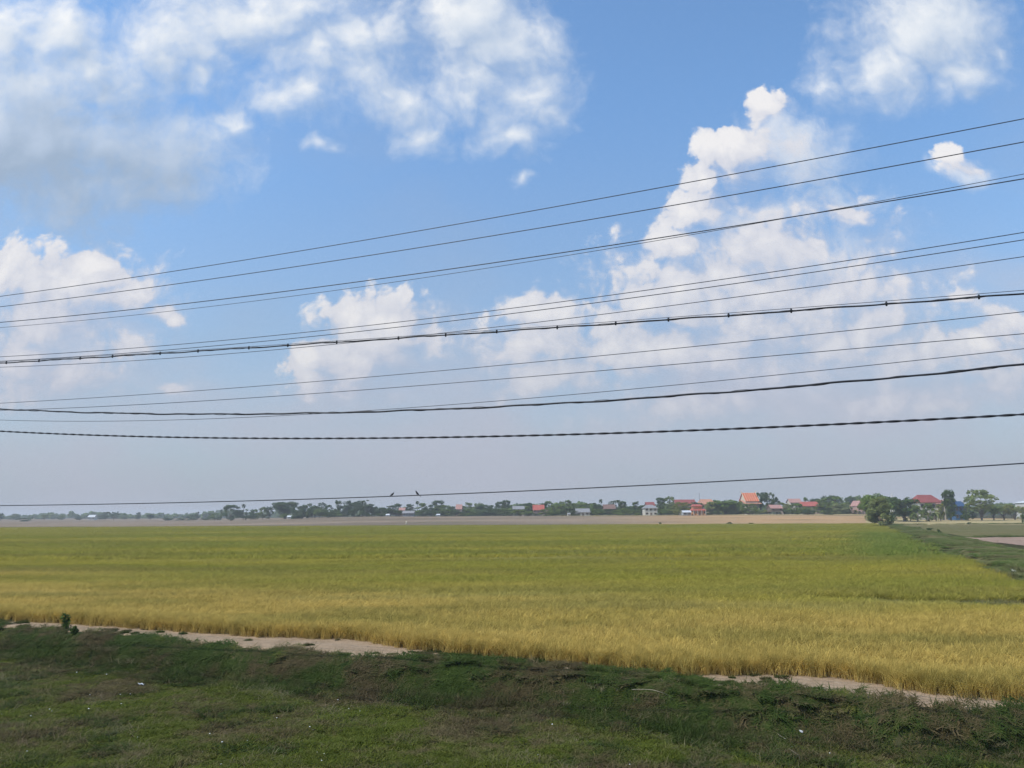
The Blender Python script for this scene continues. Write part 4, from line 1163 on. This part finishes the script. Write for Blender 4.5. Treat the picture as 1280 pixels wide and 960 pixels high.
# orange house with a two-tier roof
H7 = house('orange_house', 'bright orange house with a two-tier red roof and dark windows', 872, 17, 634.5, 414, 'orange', 'bright', eave=.66, hip=.12, nwin=5, depth=8)
hw, ov, ze, H, dp = H7['_dim']
zt = at_depth(870, 630.4, 414).z - H7.location.z
MB().box(-hw * .8, hw * .5, -1.8, 1.8, H * .8, zt * .86).build('upper_wall', PAINT['orange'], H7)
roof_slab(MB(), -hw * .9, hw * .6, -2.6, 2.6, zt * .84, zt, hip=.8).build('upper_roof', ROOF['bright'], H7)
for i in range(4):
    xx = -hw + .5 + (2 * hw - 1) * i / 3
    MB().box(xx - .12, xx + .12, -dp / 2 - ov - .02, -dp / 2 - ov + .22, -.2, ze).build('porch_post', PAINT['white'], H7)
house('shed', 'open shed with a bright white metal roof left of the orange house', 857.5, 11, 638, 412, 'grey', 'white', eave=.66, nwin=2, depth=5, cat='shed')
# pagoda temple
T = house('temple', 'Buddhist temple with a steep orange tiled roof and gold gable trim', 935.5, 17, 616, 452, 'cream', 'orange', eave=.62, nwin=5, storeys=1, depth=12, cat='temple')
hw, ov, ze, H, dp = T['_dim']
roof_slab(MB(), -hw * 1.22, hw * 1.22, -dp / 2 - 2.2, dp / 2 + 2.2, ze * .80, ze * 1.06).build('lower_roof', ROOF['tan'], T)
for k in range(-3, 4):
    xx = hw * k / 3 * .985
    v = [(xx - .16, -dp / 2 - ov - .06, ze + .02), (xx + .16, -dp / 2 - ov - .06, ze + .02), (xx + .16, 0, H + .12), (xx - .16, 0, H + .12),
         (xx - .16, -dp / 2 - ov - .06, ze - .25), (xx + .16, -dp / 2 - ov - .06, ze - .25), (xx + .16, 0, H - .15), (xx - .16, 0, H - .15)]
    MB().poly(v, [(0, 1, 2, 3), (7, 6, 5, 4), (0, 4, 5, 1), (1, 5, 6, 2), (2, 6, 7, 3), (3, 7, 4, 0)]).build('roof_ridge', ROOF['gold'], T)
for s in (-1, 1):
    MB().poly([(s * hw, -.2, H), (s * hw, .2, H), (s * (hw + .9), 0, H + 1.7), (s * (hw - .5), -.15, H), (s * (hw - .5), .15, H)], [(0, 1, 2), (0, 2, 3), (1, 4, 2), (3, 2, 4), (0, 3, 4, 1)]).build('finial', ROOF['gold'], T)
house('small_house', 'small timber house with a faded pink roof under the tallest clump-crowned tree', 968, 15, 631, 420, 'wood', 'pinkish', kind='stilt', eave=.66)
house('village_house', 'pale house whose faint red roof shows above the trees left of the bright red roof', 992, 15, 623.3, 490, 'cream', 'pinkish', eave=.75, nwin=3, storeys=2)
HB = house('village_house', 'large house with a bright red stepped roof above garden shrubs', 1011, 23, 627, 436, 'cream', 'bright', eave=.66, hip=.10, nwin=4, storeys=2)
house('gable_house', 'pink house with its gable end turned to the field next to the bank trees', 1071, 10, 626, 425, 'pink', 'pinkish', eave=.62, axis='y', nwin=2, storeys=2, depth=9)
house('hidden_house', 'faint pink house glimpsed among hazy trees left of the grey stilt house', 574, 8, 630.5, 530, 'pink', 'pinkish', eave=.6, nwin=2)
house('hidden_house', 'grey tin-roofed house among hazy trees under the birds', 511, 15, 638.4, 500, 'grey', 'grey', eave=.6, nwin=4, depth=5)
house('hidden_house', 'little pinkish roof above the grey tin-roofed house', 503, 8, 634.5, 515, 'wood', 'pinkish', eave=.7, nwin=2, depth=5)
for px, lb in [(485, 'tiny white hut at the wood edge left of the tin-roofed house'), (548, 'tiny white hut at the wood edge right of the tin-roofed house'), (362, 'tiny white hut at the foot of the big round tree')]:
    house('field_hut', lb, px, 5.0, {362: 644.3}.get(px, 642.3), {362: 545}.get(px, 500), 'white', 'white', eave=.6, nwin=1, depth=3, cat='hut')
house('field_hut', 'small white field hut with a grey roof standing low left of the low white house', 711, 4, 641, 425, 'white', 'grey', eave=.6, nwin=1, depth=3, cat='hut')
house('white_shed', 'long white shed far out on the hazy plain', 116, 9, 643.6, 860, 'white', 'white', eave=.6, nwin=3, depth=6, cat='shed')
# tall red-roofed house on the right with veranda
HR = house('tall_house', 'tall white house with a red hipped roof and a lower veranda roof', 1155, 30, 618.5, 372, 'white', 'red', eave=.70, hip=.22, nwin=4, storeys=2, depth=10)
hw, ov, ze, H, dp = HR['_dim']
roof_slab(MB(), hw * .35, hw * 1.65, -dp / 2 - 1.5, dp / 2 - 1, ze * .92, ze * 1.14, hip=1.2).build('veranda_roof', ROOF['pinkish'], HR)
for i in range(3):
    xx = hw * .45 + hw * 1.1 * i / 2
    MB().box(xx - .15, xx + .15, -dp / 2 - 1.3, -dp / 2 - 1.0, -.2, ze * .93).build('veranda_post', PAINT['cream'], HR)
MB().box(hw * 1.0, hw * 1.6, -dp / 2 + .5, dp / 2 - 1.5, -.2, ze * .92).build('side_wall', PAINT['cream'], HR)
house('blue_house', 'blue metal house with a blue gable roof behind the column-shaped tree', 1193.5, 15, 626.5, 365, 'blue', 'blue', eave=.74, nwin=3, storeys=2, depth=8)
house('white_building', 'white flat-topped building with a dark upper window cut by the right photo edge', 1283, 18, 626, 420, 'white', 'white', eave=.90, hip=.3, nwin=3, storeys=3, depth=9, cat='building')

# --- mast, stupa, marker post
def lathe(name, prof, mat, parent=None, n=14, loc=None):
    V = [(r * math.cos(2 * math.pi * k / n), r * math.sin(2 * math.pi * k / n), z) for r, z in prof for k in range(n)]
    F = [(i * n + k, i * n + (k + 1) % n, (i + 1) * n + (k + 1) % n, (i + 1) * n + k) for i in range(len(prof) - 1) for k in range(n)]
    me = bpy.data.meshes.new(name); me.from_pydata(V, [], F); me.materials.append(mat); me.update()
    for p_ in me.polygons: p_.use_smooth = True
    return link(name, me, parent, loc)
Y = 452; p = at_depth(874, 615.5, Y); zg = float(terrain(p.x, Y)); Hm = p.z - zg
mast = bpy.data.objects.new('radio_mast', None); C.objects.link(mast); mast.location = (p.x, Y, zg)
tag(mast, 'thin grey lattice mast rising behind the orange house', 'mast')
it = [([(math.cos(a) * .30, math.sin(a) * .30, 0), (math.cos(a) * .22, math.sin(a) * .22, Hm * .97)], [.05, .04], 5) for a in (0.5, 2.6, 4.7)]
for k in range(14):
    z0, z1 = Hm * .97 * k / 14, Hm * .97 * (k + 1) / 14
    for a, b in ((0.5, 2.6), (2.6, 4.7), (4.7, 0.5)):
        it.append(([(math.cos(a) * .28, math.sin(a) * .28, z0), (math.cos(b) * .26, math.sin(b) * .26, z1)], [.025, .025], 4))
M_STEEL = flat_mat('galvanised_steel', (0.22, 0.22, 0.23), (0.17, 0.17, 0.18), 0.5)
link('lattice', tubes_mesh('lattice', it, [M_STEEL]), mast)
link('antenna', tubes_mesh('antenna', [([(0, 0, Hm * .94), (0, 0, Hm)], [.05, .03], 6)], [M_STEEL]), mast)
Y = 420; p = at_depth(1114.5, 614.5, Y); zg = float(terrain(p.x, Y)); Hs = p.z - zg
st = lathe('stupa', [(2.2, -.2), (2.2, .8), (1.8, 1.0), (1.7, 3.2), (1.3, 4.2), (.8, 5.0), (.55, 6.0), (.4, Hs * .7), (.2, Hs * .9), (.03, Hs)], PAINT['white'], loc=(p.x, Y, zg))
tag(st, 'white stupa whose pointed tip shows above the dark trees by the bank', 'stupa')
M_POST = flat_mat('sun_bleached_post', (0.70, 0.58, 0.34), (0.62, 0.52, 0.32))
p = at_depth(508, 651.2, 279); zg = float(terrain(p.x, 279))
post = bpy.data.objects.new('marker_post', None); C.objects.link(post); post.location = (p.x, 279, zg)
tag(post, 'pale straw-coloured marker post at the far edge of the paddy', 'post')
link('stake', tubes_mesh('stake', [([(0, 0, -.2), (.03, 0, 1.0), (0, 0, p.z - zg)], [.16, .15, .13], 7)], [M_POST]), post)
link('cloth_wrap', tubes_mesh('cloth_wrap', [([(0, 0, (p.z - zg) * .45), (.02, 0, (p.z - zg) * .7), (0, 0, (p.z - zg) * .92)], [.24, .30, .18], 8)], [PAINT['cream']]), post)
# ------------------------------------------------------------------ overhead lines: parallel runs along the railway, nearer on the right
WDIR = Vector((math.cos(R(-20)), math.sin(R(-20)), 0))     # direction of the line of poles
def on_line(px, py, off):
    """point of the vertical plane of one wire (off metres beyond the middle one) that shows at (px, py)"""
    d = ray(px, py)
    nrm = Vector((-WDIR.y, WDIR.x, 0))
    q = Vector((0, 19.0, 0)) + nrm * off
    t = (q - CAM).dot(nrm) / d.dot(nrm)
    return CAM + d * t, q
M_CABLE = flat_mat('dark_rubber_sheath', (0.022, 0.022, 0.025), (0.035, 0.034, 0.036), 0.5, 3.0)
M_ALU = flat_mat('weathered_aluminium_strand', (0.055, 0.055, 0.062), (0.075, 0.075, 0.08), 0.45, 3.0)
WIRE_FIT = {}
def wire_fit(pts, off):
    S, Z = [], []
    for px, py in pts:
        p, q = on_line(px, py, off)
        S.append((p - q).dot(WDIR)); Z.append(p.z)
    co = np.polyfit(S, Z, 2 if len(pts) < 5 else 3)
    def f(s):
        # beyond the fitted span go on with the parabola of the last stretch
        lo, hi = min(S) - 2, max(S) + 2
        c = np.clip(s, lo, hi)
        dz = np.polyval(np.polyder(co), c)
        return np.polyval(co, c) + dz * (s - c) + 0.0016 * (s - c) ** 2
    _, q = on_line(640, 400, off)
    return lambda s: Vector((q.x + WDIR.x * s, q.y + WDIR.y * s, float(f(s)))), (min(S), max(S))

def wire(label, pts, off, rad, mat=M_ALU, style='plain', name='overhead_wire'):
    rad *= 0.92
    P, (lo, hi) = wire_fit(pts, off)
    ss = np.arange(lo - 26, hi + 10, 0.5 if style == 'plain' else 0.06)
    items = []
    if style == 'twist':
        for ph in (0, math.pi):
            items.append(([P(s) + Vector((-WDIR.y * math.cos(s * 9.5 + ph), WDIR.x * math.cos(s * 9.5 + ph), math.sin(s * 9.5 + ph))) * rad * .72 for s in ss], [rad * .78] * len(ss), 6))
    elif style == 'lumpy':
        items.append(([P(s) + Vector((0, 0, .008 * math.sin(s * 1.9) + .006 * math.sin(s * 4.3 + 1))) for s in ss], [rad * (1 + .10 * math.sin(s * 2.7) * math.sin(s * 0.9)) for s in ss], 7))
        items.append(([P(s) + Vector((-WDIR.y * math.cos(s * 6), WDIR.x * math.cos(s * 6), math.sin(s * 6))) * rad * 1.0 for s in ss], [rad * .3] * len(ss), 5))
    else:
        items.append(([P(s) for s in ss], [rad] * len(ss), 7))
    o = link(name, tubes_mesh(name, items, [mat]))
    tag(o, label, 'cable' if 'cable' in name else 'wire', 'overhead lines')
    return o, P, (lo, hi)

wire('topmost overhead wire, uppermost at the right edge', [(0,370.5),(320,322.5),(640,268.5),(960,209),(1280,148.5)], 1.6, .0125)
wire('second overhead wire from the top', [(0,383.5),(320,340.5),(640,291),(960,235.5),(1280,177.5)], 1.0, .0125)
wire('third overhead wire from the top, thicker twin of the faint one', [(0,403),(320,368.6),(640,325.5),(960,275.5),(1280,223.5)], 0.4, .0135)
wire('faint thin overhead wire crossing the third wire near the right', [(0,409.5),(320,376),(640,330.5),(960,276.5),(1280,217.5)], 2.4, .0085)
wire('fifth overhead wire, upper of the close pair in mid-height', [(0,446),(320,421.5),(640,385.5),(960,340.5),(1280,290.5)], 1.4, .0105)
wire('sixth overhead wire, lower of the close pair in mid-height', [(0,451.5),(320,427.5),(640,392),(960,348.5),(1280,299.7)], 1.0, .0105)
wire('overhead wire passing down across the beaded cable near the middle', [(0,459),(320,439.5),(640,406),(960,366.5),(1280,320.5)], 2.0, .0100)
o7, P7, (lo7, hi7) = wire('thick black cable with small clamps along it', [(0,454),(320,434),(640,414),(960,390),(1280,367.5)], 0.2, .020, M_CABLE, 'lumpy', 'beaded_cable')
wire('thin support wire running just above the clamped cable', [(0,452.5),(320,432.5),(640,411.5),(960,387),(1280,363)], 0.22, .007)
s = lo7 - 1
while s < hi7 + 2:
    c = P7(s)
    cl_ = link('clamp', tubes_mesh('clamp', [([c + Vector((0, 0, .055)), c + Vector((0, 0, .02)), c - Vector((0, 0, .045))], [.014, .027, .018], 8)], [M_CABLE]))
    cl_.parent = o7
    s += rng.uniform(1.25, 2.0)
wire('upper of three thin evenly spaced wires across the cloud feet', [(0,504),(320,483),(640,455),(960,424),(1280,389.5)], 1.2, .0095)
wire('middle of three thin evenly spaced wires across the cloud feet', [(0,513),(320,497),(640,472.5),(960,445.5),(1280,417)], 0.9, .0095)
wire('lowest of three thin evenly spaced wires across the cloud feet', [(0,525),(320,521),(640,500),(960,469.5),(1280,436)], 0.6, .0085)
wire('thick lumpy black cable above the twisted cable', [(0,511.5),(160,516),(320,518),(640,508),(960,485),(1280,456)], -0.4, .024, M_CABLE, 'lumpy', 'lumpy_cable')
wire('twisted pair cable, second lowest line', [(0,539),(160,545),(320,548),(640,545),(960,534),(1280,518)], -0.8, .019, M_CABLE, 'twist', 'twisted_cable')
OB = -0.6
o14, P14, _ = wire('lowest wire just above the horizon, with two birds on it', [(0,632),(320,626),(640,614),(960,599),(1280,579)], OB, .0135, M_CABLE)

# ------------------------------------------------------------------ two small birds on the lowest wire
M_BIRD = flat_mat('black_feathers', (0.018, 0.018, 0.022), (0.03, 0.03, 0.034), 0.45, 20.0)
M_BEAK = flat_mat('horn_beak', (0.05, 0.045, 0.04), (0.07, 0.06, 0.05), 0.4)
def body_mesh():
    # one skin from tail root to head: centre line leaning up and forward (towards +x), oval sections
    prof = [(-.075, -.012, .004, .004), (-.06, -.006, .014, .010), (-.04, .004, .024, .020), (-.01, .018, .031, .030), (.02, .034, .030, .031), (.042, .050, .023, .024),
            (.052, .064, .020, .021), (.062, .076, .021, .021), (.074, .082, .017, .017), (.084, .083, .008, .008), (.087, .083, .002, .002)]
    n = 12; V = []
    for x, z, ry, rz in prof:
        for k in range(n):
            a = 2 * math.pi * k / n
            V.append((x - rz * math.sin(a) * .45, ry * math.cos(a), z + rz * math.sin(a) * .9))
    F = [(i * n + k, i * n + (k + 1) % n, (i + 1) * n + (k + 1) % n, (i + 1) * n + k) for i in range(len(prof) - 1) for k in range(n)]
    F += [tuple(range(n))[::-1], tuple(range((len(prof) - 1) * n, len(prof) * n))]
    me = bpy.data.meshes.new('body'); me.from_pydata(V, [], F); me.materials.append(M_BIRD); me.update()
    for p_ in me.polygons: p_.use_smooth = True
    return me
def blade_mesh(nm, P, th, mat):
    n = len(P); V = [tuple(p) for p in P] + [(p[0], p[1] + th, p[2]) if nm == 'wing' else (p[0], p[1], p[2] + th) for p in P]
    F = [tuple(range(n)), tuple(range(2 * n - 1, n - 1, -1))] + [((i + 1) % n, i, n + i, n + (i + 1) % n) for i in range(n)]
    me = bpy.data.meshes.new(nm); me.from_pydata(V, [], F); me.materials.append(mat); me.update(); return me
B_BODY = body_mesh()
B_TAIL = blade_mesh('tail', [(-.06, -.010, -.006), (-.145, -.020, -.050), (-.150, 0, -.052), (-.145, .020, -.050), (-.06, .010, -.006)], .004, M_BIRD)
B_WING = blade_mesh('wing', [(.030, .0285, .052), (.034, .029, .030), (.0, .032, .004), (-.05, .026, -.016), (-.10, .014, -.034), (-.06, .022, .004), (-.02, .030, .034)], .005, M_BIRD)
B_WINGR = B_WING.copy(); B_WINGR.transform(Matrix.Diagonal((1, -1, 1, 1))); B_WINGR.flip_normals()
B_BEAK = tubes_mesh('beak', [([(.080, 0, .083), (.092, 0, .082), (.104, 0, .079)], [.0075, .005, .001], 6)], [M_BEAK])
B_LEG = tubes_mesh('leg', [([(.0, .011, .004), (.006, .011, -.012), (.002, .011, -.026)], [.004, .003, .003], 6), ([(-.010, .011, -.024), (.002, .011, -.0265), (.016, .011, -.024)], [.002, .003, .002], 5)], [M_BEAK])
B_LEGR = B_LEG.copy(); B_LEGR.transform(Matrix.Diagonal((1, -1, 1, 1))); B_LEGR.flip_normals()
def bird(px, label, heading, pitch, sc):
    p, q = on_line(px, 617, OB)
    c = P14((p - q).dot(WDIR))
    o = bpy.data.objects.new('bird', None); C.objects.link(o)
    o.location = c + Vector((0, 0, .0135 + .024 * sc)); o.rotation_euler = (0, pitch, heading); o.scale = (sc,) * 3
    tag(o, label, 'bird', 'birds on the lowest wire')
    for nm, me in (('body', B_BODY), ('tail', B_TAIL), ('wing', B_WING), ('wing', B_WINGR), ('beak', B_BEAK), ('leg', B_LEG), ('leg', B_LEGR)):
        link(nm, me, o)
bird(490.3, 'small black bird perched on the lowest wire, leaning right', R(-35), R(2), 0.70)
bird(521.5, 'small black bird perched on the lowest wire, leaning left', R(205), R(-16), 0.74)
# ------------------------------------------------------------------ small things on the near bank
M_LEAFY = leaf_mat('weed_leaves', lambda N: N.mix(attr(N, 'rnd'), (0.06, 0.10, 0.022), (0.13, 0.18, 0.04)), 0.3)
M_STEM = flat_mat('green_stem', (0.06, 0.08, 0.03), (0.08, 0.09, 0.04))
M_TWIG = flat_mat('bleached_twig', (0.34, 0.29, 0.21), (0.25, 0.21, 0.15), 0.8, 6.0)
M_SCRAP = flat_mat('white_plastic_scrap', (0.78, 0.78, 0.76), (0.68, 0.68, 0.66), 0.45, 8.0)
def weed_plant(px, py, h, label, n=60):
    p = on_z(px, py, 0.1); z = float(terrain(p.x, p.y))
    o = bpy.data.objects.new('weed_plant', None); C.objects.link(o); o.location = (p.x, p.y, z)
    tag(o, label, 'plant')
    rg = np.random.default_rng(int(px))
    stems = []
    cl = []
    for k in range(4):
        a = rg.uniform(0, 6.28); r = rg.uniform(.10, .38) * h; hh = h * rg.uniform(.6, 1.0)
        pts = [(0, 0, -.03), (math.cos(a) * r * .4, math.sin(a) * r * .4, hh * .5), (math.cos(a) * r, math.sin(a) * r, hh)]
        stems.append((pts, [.012, .009, .004], 5))
        for t in np.linspace(.25, 1, 6):
            cl.append((math.cos(a) * r * t + rg.normal(0, .03), math.sin(a) * r * t + rg.normal(0, .03), hh * t, .13 * (1.2 - t * .7), .6))
    V, F, Rr = leaf_cloud(cl, .085, rg, 2.2)
    link('foliage', np_mesh('foliage', V, F, [M_LEAFY], {'rnd': Rr}), o)
    link('stem', tubes_mesh('stem', stems, [M_STEM]), o)
weed_plant(83, 787, 0.64, 'tall leafy weed standing on the sand path at the left')
weed_plant(91, 790, 0.34, 'small weed at the foot of the tall leafy weed')

def twig(label, pts, rad):
    W_ = []
    for px, py, up in pts:
        zz = -0.5
        for _ in range(6):
            p = on_z(px, py, zz + up); zz = float(terrain(p.x, p.y))
        W_.append(p)
    # smooth through the points
    q = []
    for i in range(len(W_) - 1):
        a, b, c, d = W_[max(i - 1, 0)], W_[i], W_[i + 1], W_[min(i + 2, len(W_) - 1)]
        for t in np.linspace(0, 1, 6, endpoint=False):
            q.append(0.5 * ((2 * b) + (c - a) * t + (2 * a - 5 * b + 4 * c - d) * t * t + (3 * b - a - 3 * c + d) * t ** 3))
    q.append(W_[-1])
    o = link('dry_twig', tubes_mesh('dry_twig', [(q, list(np.linspace(rad, rad * .5, len(q))), 6)], [M_TWIG]))
    tag(o, label, 'twig')
twig('pale arched dry twig hanging over the middle of the bank', [(790, 862, .30), (812, 862, .45), (828, 866, .42), (838, 871, .30), (844, 877, .12)], .008)
twig('pale dry twig on the turf, upper one right of the middle', [(968, 910, .10), (973, 918, .12), (981, 923, .10), (987, 927, .04)], .006)
twig('pale bent dry twig on the turf, lower one right of the middle', [(986, 936, .08), (994, 941, .12), (999, 946, .10), (998, 958, .04)], .006)
twig('thin dry stem leaning on the turf low at the right', [(1018, 939, .08), (1026, 945, .10), (1034, 953, .04)], .005)

def scrap(label, px, py, w, name='plastic_scrap', z0=0.0):
    zz = -0.5
    for _ in range(6):
        p = on_z(px, py, zz + .10); zz = float(terrain(p.x, p.y))
    rg = np.random.default_rng(int(px * 7 + py))
    n = 7
    a = np.linspace(-.5, .5, n)
    X, Y = np.meshgrid(a, a * .6, indexing='ij')
    X, Y = X + rg.normal(0, .03, X.shape), Y + rg.normal(0, .03, Y.shape)
    Z = .10 * np.sin(X * 7 + rg.uniform(0, 6)) * np.cos(Y * 8) + rg.normal(0, .035, X.shape) + .12
    V = np.stack([X, Y, Z], -1).reshape(-1, 3) * w
    V2 = V - np.array([0, 0, .012])
    F = grid_faces(n, n)
    rim = [i * n for i in range(n)] + [(n - 1) * n + j for j in range(1, n)] + [i * n + n - 1 for i in range(n - 2, -1, -1)] + [j for j in range(n - 2, 0, -1)]
    m_ = n * n
    S_ = [(rim[i], rim[(i + 1) % len(rim)], rim[(i + 1) % len(rim)] + m_, rim[i] + m_) for i in range(len(rim))]
    o = link(name, np_mesh(name, np.concatenate([V, V2]), np.concatenate([F, F[:, ::-1] + m_, np.array(S_)]), [M_SCRAP], smooth=True), loc=(p.x, p.y, zz + .08))
    o.rotation_euler = (R(18), R(rg.uniform(-10, 10)), rg.uniform(0, 3))
    tag(o, label, 'litter')
scrap('largest white plastic scrap lying on the turf at the left', 176, 855, .22)
scrap('crumpled white plastic scrap high on the grassy bank at the right', 999, 876, .12)
scrap('white plastic bag lying on the rough bank near the right photo edge', 1268, 713, .75, 'plastic_bag')
scrap('tiny white speck of litter far out in the middle of the paddy', 467, 717, .45)

# white flower heads sprinkled through the turf: nobody could count them
rg = np.random.default_rng(21)
FV, FF, off = [], [], 0
tries = 0
while tries < 400:
    tries += 1
    px, py = rg.uniform(0, 1280), rg.uniform(800, 960)
    dens = (1.0 if px < 420 else .22) * (1.3 if 880 < py < 915 and px < 120 else .75)
    if rg.uniform() > dens * .42: continue
    zz = -.5
    for _ in range(5):
        p = on_z(px, py, zz + .10); zz = float(terrain(p.x, p.y))
    if p.y > crest(p.x): continue
    c = np.array([p.x, p.y, zz + rg.uniform(.06, .13)]); r = rg.uniform(.008, .022)
    n = 6
    ring = [c + np.array([math.cos(k * 6.2832 / n) * r, math.sin(k * 6.2832 / n) * r, 0]) for k in range(n)]
    FV += [c + np.array([0, 0, r * .8]), c - np.array([0, 0, r * .5])] + ring
    FF += [(off, off + 2 + k, off + 2 + (k + 1) % n) for k in range(n)] + [(off + 1, off + 2 + (k + 1) % n, off + 2 + k) for k in range(n)]
    off += n + 2
fl = link('white_flowers', np_mesh('white_flowers', np.array(FV), np.array(FF), [M_SCRAP]))
tag(fl, kind='stuff')

# ------------------------------------------------------------------ hazy air over the plain
hm, HN = material('hazy_air')
pv = HN.n('ShaderNodeVolumePrincipled', {'Color': (0.97, 0.97, 0.98, 1.0), 'Density': 0.00031, 'Anisotropy': 0.0})
ho = HN.n('ShaderNodeOutputMaterial')
HN.t.links.new(pv.outputs[0], ho.inputs['Volume'])
hz_ = MB().box(-3400, 3400, -200, 3300, -3.0, 24.0).build('haze', hm)
tag(hz_, kind='stuff')
